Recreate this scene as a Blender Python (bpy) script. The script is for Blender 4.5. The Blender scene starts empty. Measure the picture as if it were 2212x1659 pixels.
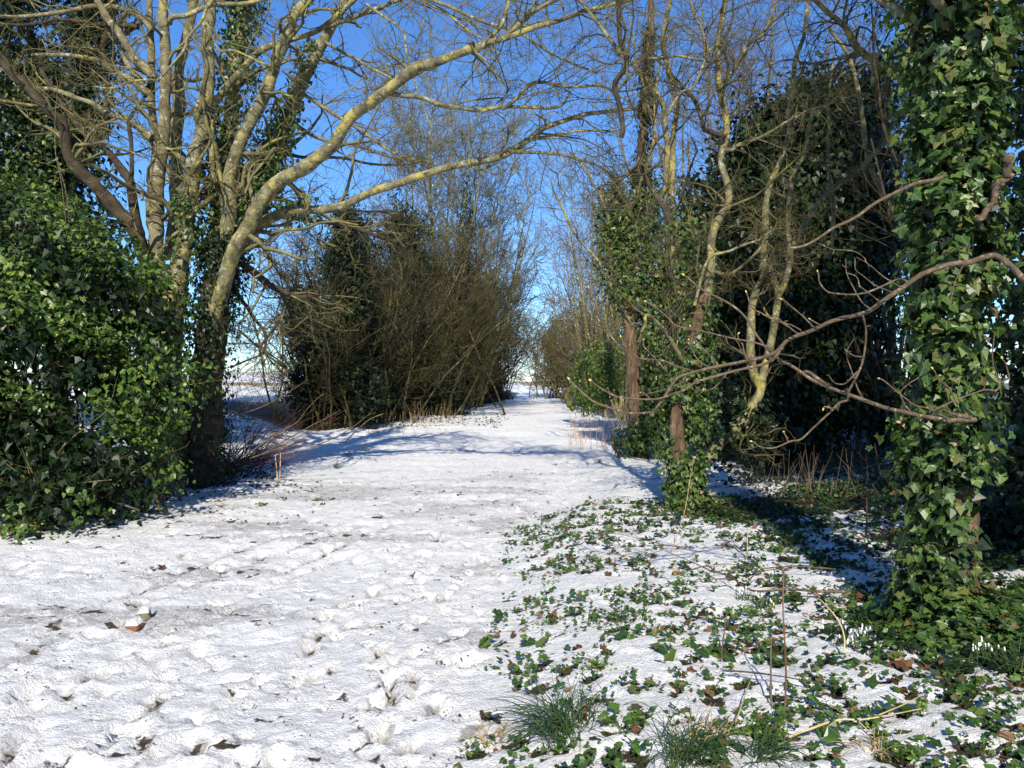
import bpy, math
import numpy as np
from mathutils import Vector, Matrix

rng = np.random.default_rng(11)
R = math.radians
C = bpy.context.scene.collection
scene = bpy.context.scene

# ------------------------------------------------------------------ camera, sky, sun, exposure
EYE = 1.6
F, CX, HY = 1782.0, 1106.0, 820.0          # focal length, centre and eye level in a 2212 px wide picture
cam_d = bpy.data.cameras.new('camera'); cam = bpy.data.objects.new('camera', cam_d); C.objects.link(cam)
cam_d.sensor_width = 36; cam_d.lens = 36 * F / 2212
cam_d.clip_end = 4000; cam_d.clip_start = .05
cam.location = (0, 0, EYE); cam.rotation_euler = (R(90) - math.atan(9.5 / F), 0, 0)
scene.camera = cam

SUN_EL, SUN_AZ = 33.0, 2.0                # elevation; how far to the right of straight ahead the shadows fall
w = bpy.data.worlds.new('World'); scene.world = w; w.use_nodes = True
nt = w.node_tree; bg = nt.nodes['Background']
sky = nt.nodes.new('ShaderNodeTexSky'); sky.sky_type = 'NISHITA'; sky.sun_disc = False
sky.sun_elevation = R(SUN_EL); sky.sun_rotation = R(180 + SUN_AZ)
sky.altitude = 2500; sky.air_density = 1.25; sky.dust_density = .0; sky.ozone_density = 5.0
hs = nt.nodes.new('ShaderNodeHueSaturation'); hs.inputs['Saturation'].default_value = 1.12
tn = nt.nodes.new('ShaderNodeMix'); tn.data_type = 'RGBA'; tn.blend_type = 'MULTIPLY'; tn.inputs[0].default_value = 1; tn.inputs[7].default_value = (.82, .94, 1.10, 1)
nt.links.new(sky.outputs[0], hs.inputs['Color']); nt.links.new(hs.outputs[0], tn.inputs[6]); nt.links.new(tn.outputs[2], bg.inputs[0]); bg.inputs[1].default_value = 0.115
sd = bpy.data.lights.new('sun', 'SUN'); sd.energy = 4.9; sd.angle = R(.53); sd.color = (1, .92, .77)
so = bpy.data.objects.new('sun', sd); C.objects.link(so); so.location = (-10, -30, 30)
dv = Vector((math.sin(R(SUN_AZ)) * math.cos(R(SUN_EL)), math.cos(R(SUN_AZ)) * math.cos(R(SUN_EL)), -math.sin(R(SUN_EL))))
so.rotation_euler = dv.to_track_quat('-Z', 'Y').to_euler()
scene.view_settings.view_transform = 'Standard'; scene.view_settings.look = 'None'
scene.view_settings.exposure = 0.6; scene.view_settings.gamma = 1
scene.cycles.max_bounces = 5; scene.cycles.diffuse_bounces = 3; scene.cycles.glossy_bounces = 2
scene.cycles.transmission_bounces = 2; scene.cycles.transparent_max_bounces = 4

# ------------------------------------------------------------------ small maths
def nrm(v): return v / np.maximum(np.linalg.norm(v, axis=-1, keepdims=True), 1e-9)
def sm(a, b, t):
    t = np.clip((t - a) / (b - a), 0, 1); return t * t * (3 - 2 * t)
def hash2(i, j, s):
    n = (i.astype(np.int64) * 374761393 + j.astype(np.int64) * 668265263 + s * 2246822519) & 0xffffffff
    n = ((n ^ (n >> 13)) * 1274126177) & 0xffffffff
    return ((n ^ (n >> 16)) & 0xffff) / 65535.0
def vn(x, y, s=0):                          # value noise -1..1
    x = np.asarray(x, float); y = np.asarray(y, float)
    i = np.floor(x); j = np.floor(y); u = x - i; v = y - j
    u = u * u * u * (u * (u * 6 - 15) + 10); v = v * v * v * (v * (v * 6 - 15) + 10)
    a = hash2(i, j, s); b = hash2(i + 1, j, s); c = hash2(i, j + 1, s); d = hash2(i + 1, j + 1, s)
    return 2 * ((a * (1 - u) + b * u) * (1 - v) + (c * (1 - u) + d * u) * v) - 1
def fbm(x, y, s=0, o=3):
    t = 0; a = 1; n = 0
    for k in range(o):
        t = t + a * vn(x * 2 ** k + 17.3 * k, y * 2 ** k - 9.1 * k, s + k); n += a; a *= .5
    return t / n

# ------------------------------------------------------------------ terrain
def xl_(y): return np.interp(y, [3, 8, 17, 25, 29, 40, 47, 55, 70, 120, 200], [-5.3, -5.0, -5.4, -5.9, -5.3, -4.2, -3, -1.6, .3, 1.8, 3])
def xr_(y): return np.interp(y, [3, 6, 9, 12, 15, 20, 30, 47, 60, 75, 120, 200], [-.1, -.05, .1, 1.2, 2.2, 2.9, 3.4, 3.7, 3.4, 3.2, 5.5, 8])
def base(x, y):
    x = np.asarray(x, float); y = np.asarray(y, float)
    xl, xr = xl_(y), xr_(y)
    z = .13 * sm(0, .7, x - xr) * sm(14, 9, y) + .2 * sm(.5, 5, x - xr) + .55 * sm(2.5, 6.5, x - xr) * sm(7, 12, y)
    z = z + .10 * sm(.0, 1.2, xl - x) + .85 * sm(.6, 4.5, xl - x)
    z = z + .65 * sm(55, 118, y) * sm(-12, 0, x - xl) - .012 * np.clip(y - 122, 0, 300) * sm(-25, 0, x - xl)
    z = z + 2.2 * sm(30, 170, y) * sm(3, 16, xl - x)
    z = z + .5 * sm(40, 160, y) * sm(5, 20, x - xr)
    z = z + .05 * fbm(x / 2.3, y / 2.3, 5) * sm(1, 4, y) + .25 * fbm(x / 9, y / 9, 8) * (sm(1.5, 6, xl - x) + sm(4, 9, x - xr)) * sm(8, 20, y)
    return z
def W(px, py, d): return np.array([(px - CX) / F * d, d, EYE - (py - HY) / F * d])
DG = 2.5 * 1.004 ** np.arange(1150)
def G(px, py):                              # where the sight line through a picture point meets the ground
    x, y = (px - CX) / F * DG, DG; z = EYE - (py - HY) / F * DG
    k = int(np.argmax(z < base(x, y))); return np.array([x[k], y[k], float(base(x[k:k+1], y[k:k+1])[0])])

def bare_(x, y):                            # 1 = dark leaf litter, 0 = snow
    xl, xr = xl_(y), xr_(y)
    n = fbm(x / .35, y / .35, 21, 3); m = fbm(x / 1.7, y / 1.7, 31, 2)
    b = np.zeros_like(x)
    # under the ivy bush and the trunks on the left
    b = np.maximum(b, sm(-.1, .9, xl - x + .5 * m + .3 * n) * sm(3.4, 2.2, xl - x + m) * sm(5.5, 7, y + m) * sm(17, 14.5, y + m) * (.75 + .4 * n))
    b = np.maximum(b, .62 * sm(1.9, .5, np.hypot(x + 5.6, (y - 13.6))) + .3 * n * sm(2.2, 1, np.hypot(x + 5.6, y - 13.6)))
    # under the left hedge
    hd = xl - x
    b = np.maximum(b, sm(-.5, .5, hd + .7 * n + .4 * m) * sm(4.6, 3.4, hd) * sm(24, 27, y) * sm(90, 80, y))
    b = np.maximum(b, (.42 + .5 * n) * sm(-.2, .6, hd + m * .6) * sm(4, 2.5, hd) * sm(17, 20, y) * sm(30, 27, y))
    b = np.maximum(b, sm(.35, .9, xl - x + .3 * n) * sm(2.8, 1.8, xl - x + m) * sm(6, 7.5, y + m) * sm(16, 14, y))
    # right verge: clear snow with litter near the trees
    vx = x - xr
    b = np.maximum(b, (.25 + .75 * n) * sm(.0, .8, vx) * sm(5.5, 7.5, y) * sm(17, 15, y) * .9)
    b = np.maximum(b, sm(1.1, .35, np.hypot((x - 2.9) * .55, y - 9.0) + .25 * n))
    b = np.maximum(b, sm(.95, .5, np.hypot(x - 2.75, y - 4.6) + .25 * n))
    b = np.maximum(b, sm(2.6, 3.4, vx + .5 * n + .8 * m) * sm(3.6, 4.6, y) * (.72 + .45 * n) * sm(17, 14, y))
    b = np.maximum(b, sm(1.2, 2.6, vx + .6 * n + .5 * m) * sm(11.5, 13.5, y) * sm(110, 90, y) * sm(14, 10, vx))
    b = np.maximum(b, sm(-.3, .9, vx + .5 * n) * sm(19, 22, y) * sm(90, 80, y) * .62)
    return np.clip(b, 0, 1)

foot = []                                   # footprints: x, y, heading, length, depth, dirt
for k in range(760):
    y = 2.9 + 15 * rng.random() ** 1.6
    x = rng.uniform(max(xl_(y) + .3, -.72 * y - .5), min(xr_(y) - .1, .9 * y)); foot.append((x, y, rng.normal(0, .45), rng.uniform(.10, .27), rng.uniform(.012, .042), rng.random() < .17))
for px, py in [(860,1300),(700,1335),(690,1370),(665,1410),(660,1470),(715,1450),(850,1470),(905,1498),(812,1520),(425,1610),(900,1345),(760,1355),(1015,1240),(770,1215),
               (810,1280),(880,1245),(830,1580),(885,1615),(895,1420),(850,1505),(600,1255),(1085,1255),(950,1300),(905,1290),(1000,1430),(960,1290),(820,1410),(910,1200),(940,1165)]:
    g = G(px, py); foot.append((g[0], g[1], rng.normal(.15, .3), rng.uniform(.18, .27), .05, True))
foot = np.array(foot)
ruts = [([(0,1440),(180,1350),(400,1270),(560,1205),(700,1160),(790,1130)], .13), ([(150,1320),(330,1265),(480,1200),(600,1160)], .09),
        ([(180,1400),(420,1330),(620,1250),(760,1200)], .06), ([(860,1130),(760,1165),(600,1240)], .08)]
rutp = []
for pts, wd in ruts:
    g = np.array([G(*p)[:2] for p in pts]); t = np.linspace(0, len(g) - 1, 140)
    rutp.append((np.stack([np.interp(t, range(len(g)), g[:, k]) for k in (0, 1)], 1), wd))

def build_ground():
    ys = [-40, -20, -8, -3, 0, 1.2, 2.0, 2.5]; y = 2.75
    while y < 13: ys.append(y); y *= 1.0060
    while y < 30: ys.append(y); y *= 1.008
    while y < 140: ys.append(y); y *= 1.016
    while y < 1500: ys.append(y); y *= 1.08
    u = np.linspace(-1, 1, 451); xs = 2.6 * np.sinh(u * 2.05) / 2.05 * 1.0
    far = np.array([14, 17, 21, 27, 36, 50, 70, 100, 160, 300, 600, 1200.])
    xs = np.concatenate([-far[::-1], np.sign(xs) * np.abs(xs) * 1.0 * (13 / abs(xs[0])), far])
    # keep the columns dense in the middle
    X, Y = np.meshgrid(xs, np.array(ys)); sh = X.shape
    Z = base(X, Y); xl, xr = xl_(Y), xr_(Y)
    T = sm(-.3, .5, X - xl) * sm(.25, -.25, X - xr)
    fade = sm(60, 20, Y) * .7 + .3
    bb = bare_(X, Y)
    big = fbm(X / .42, Y / .36, 40, 2); mid = np.abs(vn(X / .13, Y / .11, 51)); mid2 = np.abs(vn(X / .17 + 3, Y / .15, 57)); fin = vn(X / .045, Y / .045, 61)
    puff = np.abs(vn(X / .07, Y / .07, 66))
    Z = Z + T * (.012 * big - .018 * mid + .016 * mid2 + .010 * fin) * fade * sm(160, 60, Y)
    Z = Z + (1 - T) * (.020 * big + .018 * puff + .004 * fin) * sm(60, 20, Y)
    Z = Z + T * .05 * vn(X / 1.1, Y / .55, 71) * sm(12, 22, Y) * sm(110, 60, Y)
    Z = Z - .028 * sm(.3, .62, bb)
    slush = np.zeros(sh); dirt = np.zeros(sh)
    xf, yf = X, Y
    for (fx, fy, ha, L, dp, di) in foot:
        r0 = np.searchsorted(ys, fy - .35); r1 = np.searchsorted(ys, fy + .35)
        c0 = np.searchsorted(xs, fx - .35); c1 = np.searchsorted(xs, fx + .35)
        if r1 <= r0 or c1 <= c0: continue
        dx = xf[r0:r1, c0:c1] - fx; dy = yf[r0:r1, c0:c1] - fy
        a = dx * math.cos(ha) - dy * math.sin(ha); b = dx * math.sin(ha) + dy * math.cos(ha)
        e = np.sqrt((a / (L * .21)) ** 2 + (b / (L * .5)) ** 2) + .22 * vn(dx / .05 + fx * 9, dy / .05, 88)
        Z[r0:r1, c0:c1] += -dp * sm(1.1, .6, e) + .012 * sm(.5, .0, np.abs(e - 1.25))
        if di:
            dirt[r0:r1, c0:c1] = np.maximum(dirt[r0:r1, c0:c1], sm(.85, .45, e + .55 * fbm(dx / .06 + fx, dy / .06 + fy, 91, 2) + .25))
            slush[r0:r1, c0:c1] = np.maximum(slush[r0:r1, c0:c1], sm(1.0, .5, e))
    for pp, wd in rutp:
        near = (Y > pp[:, 1].min() - .6) & (Y < pp[:, 1].max() + .6) & (X > pp[:, 0].min() - .6) & (X < pp[:, 0].max() + .6)
        q = np.stack([X[near], Y[near]], 1); dmin = np.full(len(q), 9.)
        for k in range(0, len(pp), 2): dmin = np.minimum(dmin, np.hypot(q[:, 0] - pp[k, 0], q[:, 1] - pp[k, 1]))
        e = dmin / wd + .7 * fbm(q[:, 0] / .2, q[:, 1] / .2, 95, 3)
        Z[near] -= .03 * sm(1.2, .2, e); slush[near] = np.maximum(slush[near], .6 * sm(1.0, .1, e))
        dirt[near] = np.maximum(dirt[near], .85 * sm(.3, -.4, e + .5 * vn(q[:, 0] / .12, q[:, 1] / .06, 99)))
    for q, (fx, fy, _) in enumerate(vc):
        if hash2(np.array([q]), np.array([3]), 5)[0] > .55: continue
        r0 = np.searchsorted(ys, fy - .12); r1 = np.searchsorted(ys, fy + .12); c0 = np.searchsorted(xs, fx - .14); c1 = np.searchsorted(xs, fx + .14)
        if r1 <= r0 or c1 <= c0: continue
        dx = X[r0:r1, c0:c1] - fx; dy = Y[r0:r1, c0:c1] - fy; rad = .03 + .055 * hash2(np.array([q]), np.array([8]), 6)[0]
        e = np.hypot(dx, dy * 1.2) / rad + .6 * vn(dx / .03 + q, dy / .03, 140); m = sm(1.25, .6, e)
        bb[r0:r1, c0:c1] = np.maximum(bb[r0:r1, c0:c1], .72 * m); Z[r0:r1, c0:c1] -= .018 * m
    # thin worn snow where the path is muddy
    patch = fbm(X / 1.3, Y / .7, 120, 3)
    slush = np.maximum(slush, .55 * sm(.05, .45, patch) * T * sm(3.5, 4.5, Y) * sm(18, 12, Y))
    dirt = np.maximum(dirt, .8 * sm(.38, .58, fbm(X / .12, Y / .08, 130, 2)) * T * sm(-.3, .3, patch) * sm(24, 12, Y))
    straw = sm(3, 7, xl - X) * (sm(54, 57, Y) * sm(68, 64, Y) + .0) + .6 * sm(100, 106, Y) * sm(3, 7, xl - X)
    straw = np.maximum(straw, sm(.2, 1, X - xr) * sm(96, 104, Y) * .9)
    idx = np.arange(sh[0] * sh[1]).reshape(sh)
    q = np.stack([idx[:-1, :-1], idx[:-1, 1:], idx[1:, 1:], idx[1:, :-1]], -1).reshape(-1, 4)
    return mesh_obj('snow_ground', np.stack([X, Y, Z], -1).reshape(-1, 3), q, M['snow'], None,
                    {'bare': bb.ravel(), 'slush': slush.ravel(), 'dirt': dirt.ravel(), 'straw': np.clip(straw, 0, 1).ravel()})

# ------------------------------------------------------------------ objects
def make_mesh(name, v, f, mat, attrs=None, smooth=True):
    me = bpy.data.meshes.new(name)
    v = np.ascontiguousarray(v, np.float32); f = np.ascontiguousarray(f, np.int32); k = f.shape[1]
    me.vertices.add(len(v)); me.vertices.foreach_set('co', v.ravel())
    me.loops.add(f.size); me.loops.foreach_set('vertex_index', f.ravel())
    me.polygons.add(len(f)); me.polygons.foreach_set('loop_start', np.arange(0, f.size, k, dtype=np.int32))
    me.polygons.foreach_set('use_smooth', np.full(len(f), smooth))
    for n, a in (attrs or {}).items():
        at = me.attributes.new(n, 'FLOAT', 'POINT'); at.data.foreach_set('value', np.ascontiguousarray(a, np.float32))
    me.update(calc_edges=True); me.materials.append(mat)
    return me
def mesh_obj(name, v, f, mat, parent=None, attrs=None, kind=None, smooth=True):
    if parent is not None: v = np.asarray(v) - np.array(parent.location)
    o = bpy.data.objects.new(name, make_mesh(name, v, f, mat, attrs, smooth)); C.objects.link(o)
    if parent is not None: o.parent = parent
    if kind: o['kind'] = kind
    return o
def thing(name, label, cat, loc, group=None):
    o = bpy.data.objects.new(name, None); C.objects.link(o); o.location = tuple(float(a) for a in loc); o.empty_display_size = .2
    o['label'] = label; o['category'] = cat
    if group: o['group'] = group
    return o
def tag(o, label, cat=None, group=None, kind=None):
    o['label'] = label
    if cat: o['category'] = cat
    if group: o['group'] = group
    if kind: o['kind'] = kind
    return o

def spline(P, n):
    P = np.asarray(P, float)
    if len(P) < 3: return np.stack([np.interp(np.linspace(0, len(P) - 1, n), range(len(P)), P[:, k]) for k in range(P.shape[1])], 1)
    Q = np.vstack([2 * P[0] - P[1], P, 2 * P[-1] - P[-2]]); out = []
    for t in np.linspace(0, len(P) - 1, n):
        i = min(int(t), len(P) - 2); u = t - i; a, b, c, d = Q[i:i + 4]
        out.append(.5 * ((2 * b) + (c - a) * u + (2 * a - 5 * b + 4 * c - d) * u * u + (3 * b - a - 3 * c + d) * u ** 3))
    return np.array(out)

class Bag:                                   # collects tubes of equal side count into one mesh
    def __init__(s): s.v = []; s.f = []; s.n = 0
    def tubes(s, pts, rad, k=3, rough=0):
        if len(pts) == 0: return
        N, n, _ = pts.shape
        tan = np.empty_like(pts); tan[:, 1:-1] = pts[:, 2:] - pts[:, :-2]; tan[:, 0] = pts[:, 1] - pts[:, 0]; tan[:, -1] = pts[:, -1] - pts[:, -2]
        tan = nrm(tan); m = nrm(pts[:, -1] - pts[:, 0])
        ref = nrm(np.cross(m, np.where(np.abs(m[:, 2:3]) < .8, np.array([[0, 0, 1.]]), np.array([[1., 0, 0]]))))[:, None, :]
        a = nrm(np.cross(tan, ref)); b = np.cross(tan, a)
        th = np.arange(k) * 2 * math.pi / k
        rr = rad[:, :, None] * np.ones(k)
        if rough: rr = rr * (1 + rng.normal(0, rough, rr.shape))
        v = pts[:, :, None, :] + (a[:, :, None, :] * np.cos(th)[None, None, :, None] + b[:, :, None, :] * np.sin(th)[None, None, :, None]) * rr[..., None]
        s.v.append(v.reshape(-1, 3))
        i = np.arange(N * n * k).reshape(N, n, k); j = np.roll(i, -1, 2)
        s.f.append(np.stack([i[:, :-1], j[:, :-1], j[:, 1:], i[:, 1:]], -1).reshape(-1, 4) + s.n); s.n += N * n * k
    def obj(s, name, mat, parent=None, kind=None):
        if not s.v: return None
        return mesh_obj(name, np.vstack(s.v), np.vstack(s.f), mat, parent, None, kind)

def grow(pp, pr, m, t0, t1, L, ang, n=4, wand=.25, trop=(0, 0, .08), rf=.55, rmin=.002, bias=(0, 0, 0), taper=.35, keep=None):
    N, n0, _ = pp.shape
    idx = np.repeat(np.arange(N), m); K = len(idx)
    t = rng.uniform(t0, t1, K); f = t * (n0 - 1); i = np.minimum(f.astype(int), n0 - 2); u = (f - i)[:, None]
    p = pp[idx, i] * (1 - u) + pp[idx, i + 1] * u
    r = pr[idx, i] * (1 - u[:, 0]) + pr[idx, i + 1] * u[:, 0]
    tan = nrm(pp[idx, i + 1] - pp[idx, i]); q = nrm(np.cross(tan, rng.normal(size=(K, 3))))
    a = np.abs(rng.normal(ang, ang * .3, K))[:, None]
    d = nrm(tan * np.cos(a) + q * np.sin(a) + np.array(bias)); ln = (L * rng.uniform(.45, 1.3, K) * (1.15 - .5 * t))[:, None] / (n - 1)
    pts = [p]
    for _ in range(n - 1):
        d = nrm(d + rng.normal(size=(K, 3)) * wand + np.array(trop)); p = p + d * ln; pts.append(p)
    r0 = np.maximum(np.minimum(r * rf, r * .95), rmin)
    return np.stack(pts, 1), r0[:, None] * np.linspace(1, taper, n)[None]

# ---- leaves
def ivy_shape(kind):
    if kind == 'ivy':                        # outline: tips of the lobes (vein 0) and the bays between them (vein 1)
        half = [(.15, -.14, 1), (.38, -.24, 0), (.42, .02, 1), (.58, .26, 0), (.37, .40, 1)]
        top = (0, .92, 0)
    elif kind == 'adult':                    # unlobed, heart to diamond shaped
        half = [(.20, -.12, 1), (.40, .02, 0), (.36, .40, 1)]; top = (0, 1.0, 0)
    else:                                    # small far leaf
        half = [(.42, .15, 1)]; top = (0, 1.0, 0)
    out = [(x, y, v) for x, y, v in half] + [top] + [(-x, y, v) for x, y, v in reversed(half)]
    pts = [(0, 0, 0, 0)]
    for x, y, v in out: pts.append((x, y, .10 * abs(x) * 2 - .12 * max(y, 0) ** 2 - (.10 if abs(x) > .35 else 0), v))
    n = len(out); f = [(0, k + 1, k + 2) for k in range(n - 1)]
    return np.array(pts), np.array(f)
SH = {k: ivy_shape(k) for k in ('ivy', 'adult', 'far')}
def frames(nv, tip):
    z = nrm(nv); y = nrm(tip - z * np.sum(tip * z, 1, keepdims=True)); x = np.cross(y, z); return np.stack([x, y, z], 1)
def leaf_dirs(out, hang=1.0, spread=.55, up=.45):
    K = len(out)
    nv = nrm(out + np.array([0, 0, up]) + rng.normal(size=(K, 3)) * spread * .8)
    tip = out * .35 + np.array([0, 0, -hang]) + rng.normal(size=(K, 3)) * .5
    return nv, tip
def leaf_mesh_data(p, nv, tip, size, kind='ivy'):
    T, f = SH[kind]; fr = frames(nv, tip); K = len(p); n = len(T)
    loc = T[None, :, :3] * size[:, None, None]
    loc = loc + rng.normal(0, .055, loc.shape) * np.array([1, 1, 1.2]) * size[:, None, None]
    loc = loc * np.stack([rng.uniform(.8, 1.15, K), np.ones(K), rng.uniform(.3, 1.6, K)], 1)[:, None, :]
    v = p[:, None, :] + np.einsum('kni,kij->knj', loc, fr)
    ff = (f[None] + (np.arange(K) * n)[:, None, None]).reshape(-1, 3)
    return v.reshape(-1, 3), ff, np.tile(T[:, 3], K), np.repeat(rng.random(K), n)
LEAF_PROTO = {}
def leaf_protos(kind, mat):
    key = (kind, mat.name)
    if key not in LEAF_PROTO:
        T, f = SH[kind]; L = []
        for k in range(10):
            v = (T[:, :3] + rng.normal(0, .05, (len(T), 3))) * np.array([rng.uniform(.8, 1.15), 1, rng.uniform(.3, 1.6)])
            L.append(make_mesh('leaf', v, f, mat, {'vein': T[:, 3], 'var': np.full(len(T), (k + .5) / 10)}, smooth=False))
        LEAF_PROTO[key] = L
    return LEAF_PROTO[key]
def put_leaves(root, p, out, size, mat, kind='ivy', parts=0, hang=1.0, spread=.55, up=.45, name='ivy', rest=None):
    nv, tip = leaf_dirs(out, hang, spread, up)
    sel = np.zeros(len(p), bool)
    if parts:
        tocam = nrm(np.array([0, 0, EYE]) - p)
        px = CX + p[:, 0] / p[:, 1] * F; py = HY - (p[:, 2] - EYE) / p[:, 1] * F
        inview = (px > 0) & (px < 2212) & (py > 0) & (py < 1659)
        score = np.sum(out * tocam, 1) * .6 + .5 * np.sum(nv * tocam, 1) + 2 * size / size.max() / p[:, 1] * p[:, 1].min()
        score[~inview] = -9; sel[np.argsort(-score)[:parts]] = True
    L = leaf_protos(kind, mat); fr = frames(nv, tip)
    for k in np.nonzero(sel)[0]:
        o = bpy.data.objects.new('leaf', L[rng.integers(10)]); C.objects.link(o); o.parent = root
        m = Matrix.Identity(4)
        for c in range(3):
            for r in range(3): m[r][c] = float(fr[k, c, r] * size[k])
            m[c][3] = float(p[k, c] - root.location[c])
        o.matrix_local = m
    q = ~sel
    if q.any():
        v, f, ve, va = leaf_mesh_data(p[q], nv[q], tip[q], size[q], rest or kind)
        mesh_obj(name, v, f, mat, root, {'vein': ve, 'var': va}, 'stuff', smooth=False)

def along(path, n, Rf, cl=8, sig=.09, lumps=.35, tmin=0, tmax=1):
    """clusters of leaf points round a path; Rf = radius as function of t"""
    nc = max(1, n // cl); path = spline(path, 60)
    t = rng.uniform(tmin, tmax, nc); f = t * 59; i = np.minimum(f.astype(int), 58); u = (f - i)[:, None]
    c = path[i] * (1 - u) + path[i + 1] * u; tan = nrm(path[i + 1] - path[i])
    o = nrm(np.cross(tan, rng.normal(size=(nc, 3)))); rr = np.array([Rf(a) for a in t]) * np.clip(rng.normal(.9, lumps * .6, nc), .35, 1.5)
    c = c + o * rr[:, None]; k = np.repeat(np.arange(nc), cl)
    p = c[k] + rng.normal(size=(len(k), 3)) * sig * np.array([1, 1, 1.3]); return p, nrm(o[k] + rng.normal(size=(len(k), 3)) * .25)
def blobs(E, n, cl=10, sig=.12, shell=(.78, 1.05)):
    E = np.array(E, float); A = E[:, 3] * E[:, 4] + E[:, 4] * E[:, 5] + E[:, 3] * E[:, 5]
    nc = n // cl; b = rng.choice(len(E), nc, p=A / A.sum()); d = nrm(rng.normal(size=(nc, 3)))
    c = E[b, :3] + d * E[b, 3:6] * rng.uniform(shell[0], shell[1], nc)[:, None]
    o = nrm(d / E[b, 3:6]); k = np.repeat(np.arange(nc), cl)
    return c[k] + rng.normal(size=(len(k), 3)) * sig, nrm(o[k] + rng.normal(size=(len(k), 3)) * .3)

# ------------------------------------------------------------------ materials
M = {}
def mat(name, rough=.8):
    m = bpy.data.materials.new(name); m.use_nodes = True; t = m.node_tree; b = t.nodes['Principled BSDF']; b.inputs['Roughness'].default_value = rough
    M[name] = m; return m, t, b
def N(t, typ, **kw):
    n = t.nodes.new(typ)
    for k, v in kw.items():
        if k in n.inputs: n.inputs[k].default_value = v
        else: setattr(n, k, v)
    return n
def ramp(t, src, stops):
    r = t.nodes.new('ShaderNodeValToRGB'); e = r.color_ramp.elements
    while len(e) > 1: e.remove(e[-1])
    e[0].position, e[0].color = stops[0][0], (*stops[0][1], 1)
    for p, c in stops[1:]: x = e.new(p); x.color = (*c, 1)
    t.links.new(src, r.inputs[0]); return r.outputs[0]
def mixc(t, f, a, b):
    m = t.nodes.new('ShaderNodeMix'); m.data_type = 'RGBA'
    for s, k in ((f, 0), (a, 6), (b, 7)):
        if hasattr(s, 'is_output'): t.links.new(s, m.inputs[k])
        elif k == 0: m.inputs[0].default_value = s
        else: m.inputs[k].default_value = (*s, 1)
    return m.outputs[2]
def math_(t, op, a, b=0, c=None):
    m = t.nodes.new('ShaderNodeMath'); m.operation = op
    for s, k in ((a, 0), (b, 1)) + (((c, 2),) if c is not None else ()):
        if hasattr(s, 'is_output'): t.links.new(s, m.inputs[k])
        else: m.inputs[k].default_value = s
    return m.outputs[0]
def noise(t, sc, det=4, rough=.6, vec=None):
    n = N(t, 'ShaderNodeTexNoise', Scale=sc, Detail=det, Roughness=rough)
    if vec is None: vec = N(t, 'ShaderNodeNewGeometry').outputs['Position']
    t.links.new(vec, n.inputs['Vector']); return n.outputs['Fac']
def bump(t, b, h, dist, st=1):
    n = N(t, 'ShaderNodeBump', Distance=dist, Strength=st); t.links.new(h, n.inputs['Height']); t.links.new(n.outputs[0], b.inputs['Normal'])
def attr(t, n): a = t.nodes.new('ShaderNodeAttribute'); a.attribute_name = n; return a.outputs['Fac']

def snow_mat():
    m, t, b = mat('snow', .55); L = t.links
    n1 = noise(t, 9, 5); n2 = noise(t, 38, 4); n3 = noise(t, 3, 3)
    g4 = noise(t, 22, 5, .7); base_c = mixc(t, math_(t, 'MULTIPLY', n3, .6), ramp(t, g4, [(.30, (.52, .53, .54)), (.46, (.79, .79, .79)), (.7, (.90, .895, .88))]), (.85, .85, .84))
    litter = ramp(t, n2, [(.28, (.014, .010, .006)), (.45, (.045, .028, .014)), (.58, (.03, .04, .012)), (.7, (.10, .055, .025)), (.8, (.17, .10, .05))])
    mud = ramp(t, n2, [(.3, (.035, .024, .015)), (.7, (.12, .085, .05))])
    slushc = ramp(t, n1, [(.3, (.28, .27, .26)), (.7, (.55, .54, .52))])
    strawc = ramp(t, n1, [(.35, (.30, .19, .09)), (.65, (.42, .34, .16))])
    grit = math_(t, 'MULTIPLY', math_(t, 'SUBTRACT', n2, .5), 1.3); grit2 = math_(t, 'MULTIPLY', math_(t, 'SUBTRACT', n1, .5), 1.2)
    def edge(a, lo, hi, w=1):
        s = math_(t, 'ADD', attr(t, a), math_(t, 'ADD', grit, grit2) if w else 0)
        r = N(t, 'ShaderNodeMapRange', **{'From Min': lo, 'From Max': hi}); L.new(s, r.inputs['Value']); return r.outputs[0]
    col = mixc(t, edge('slush', .25, .75), base_c, slushc)
    col = mixc(t, edge('straw', .45, .7), col, strawc)
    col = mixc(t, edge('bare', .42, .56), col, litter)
    col = mixc(t, edge('dirt', .45, .65), col, mud)
    L.new(col, b.inputs['Base Color'])
    h = math_(t, 'ADD', math_(t, 'MULTIPLY', noise(t, 70, 6, .7), .75), math_(t, 'MULTIPLY', noise(t, 19, 4), .7))
    bump(t, b, h, .04, .85)
    b.inputs['Specular IOR Level'].default_value = .25
snow_mat()

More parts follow.
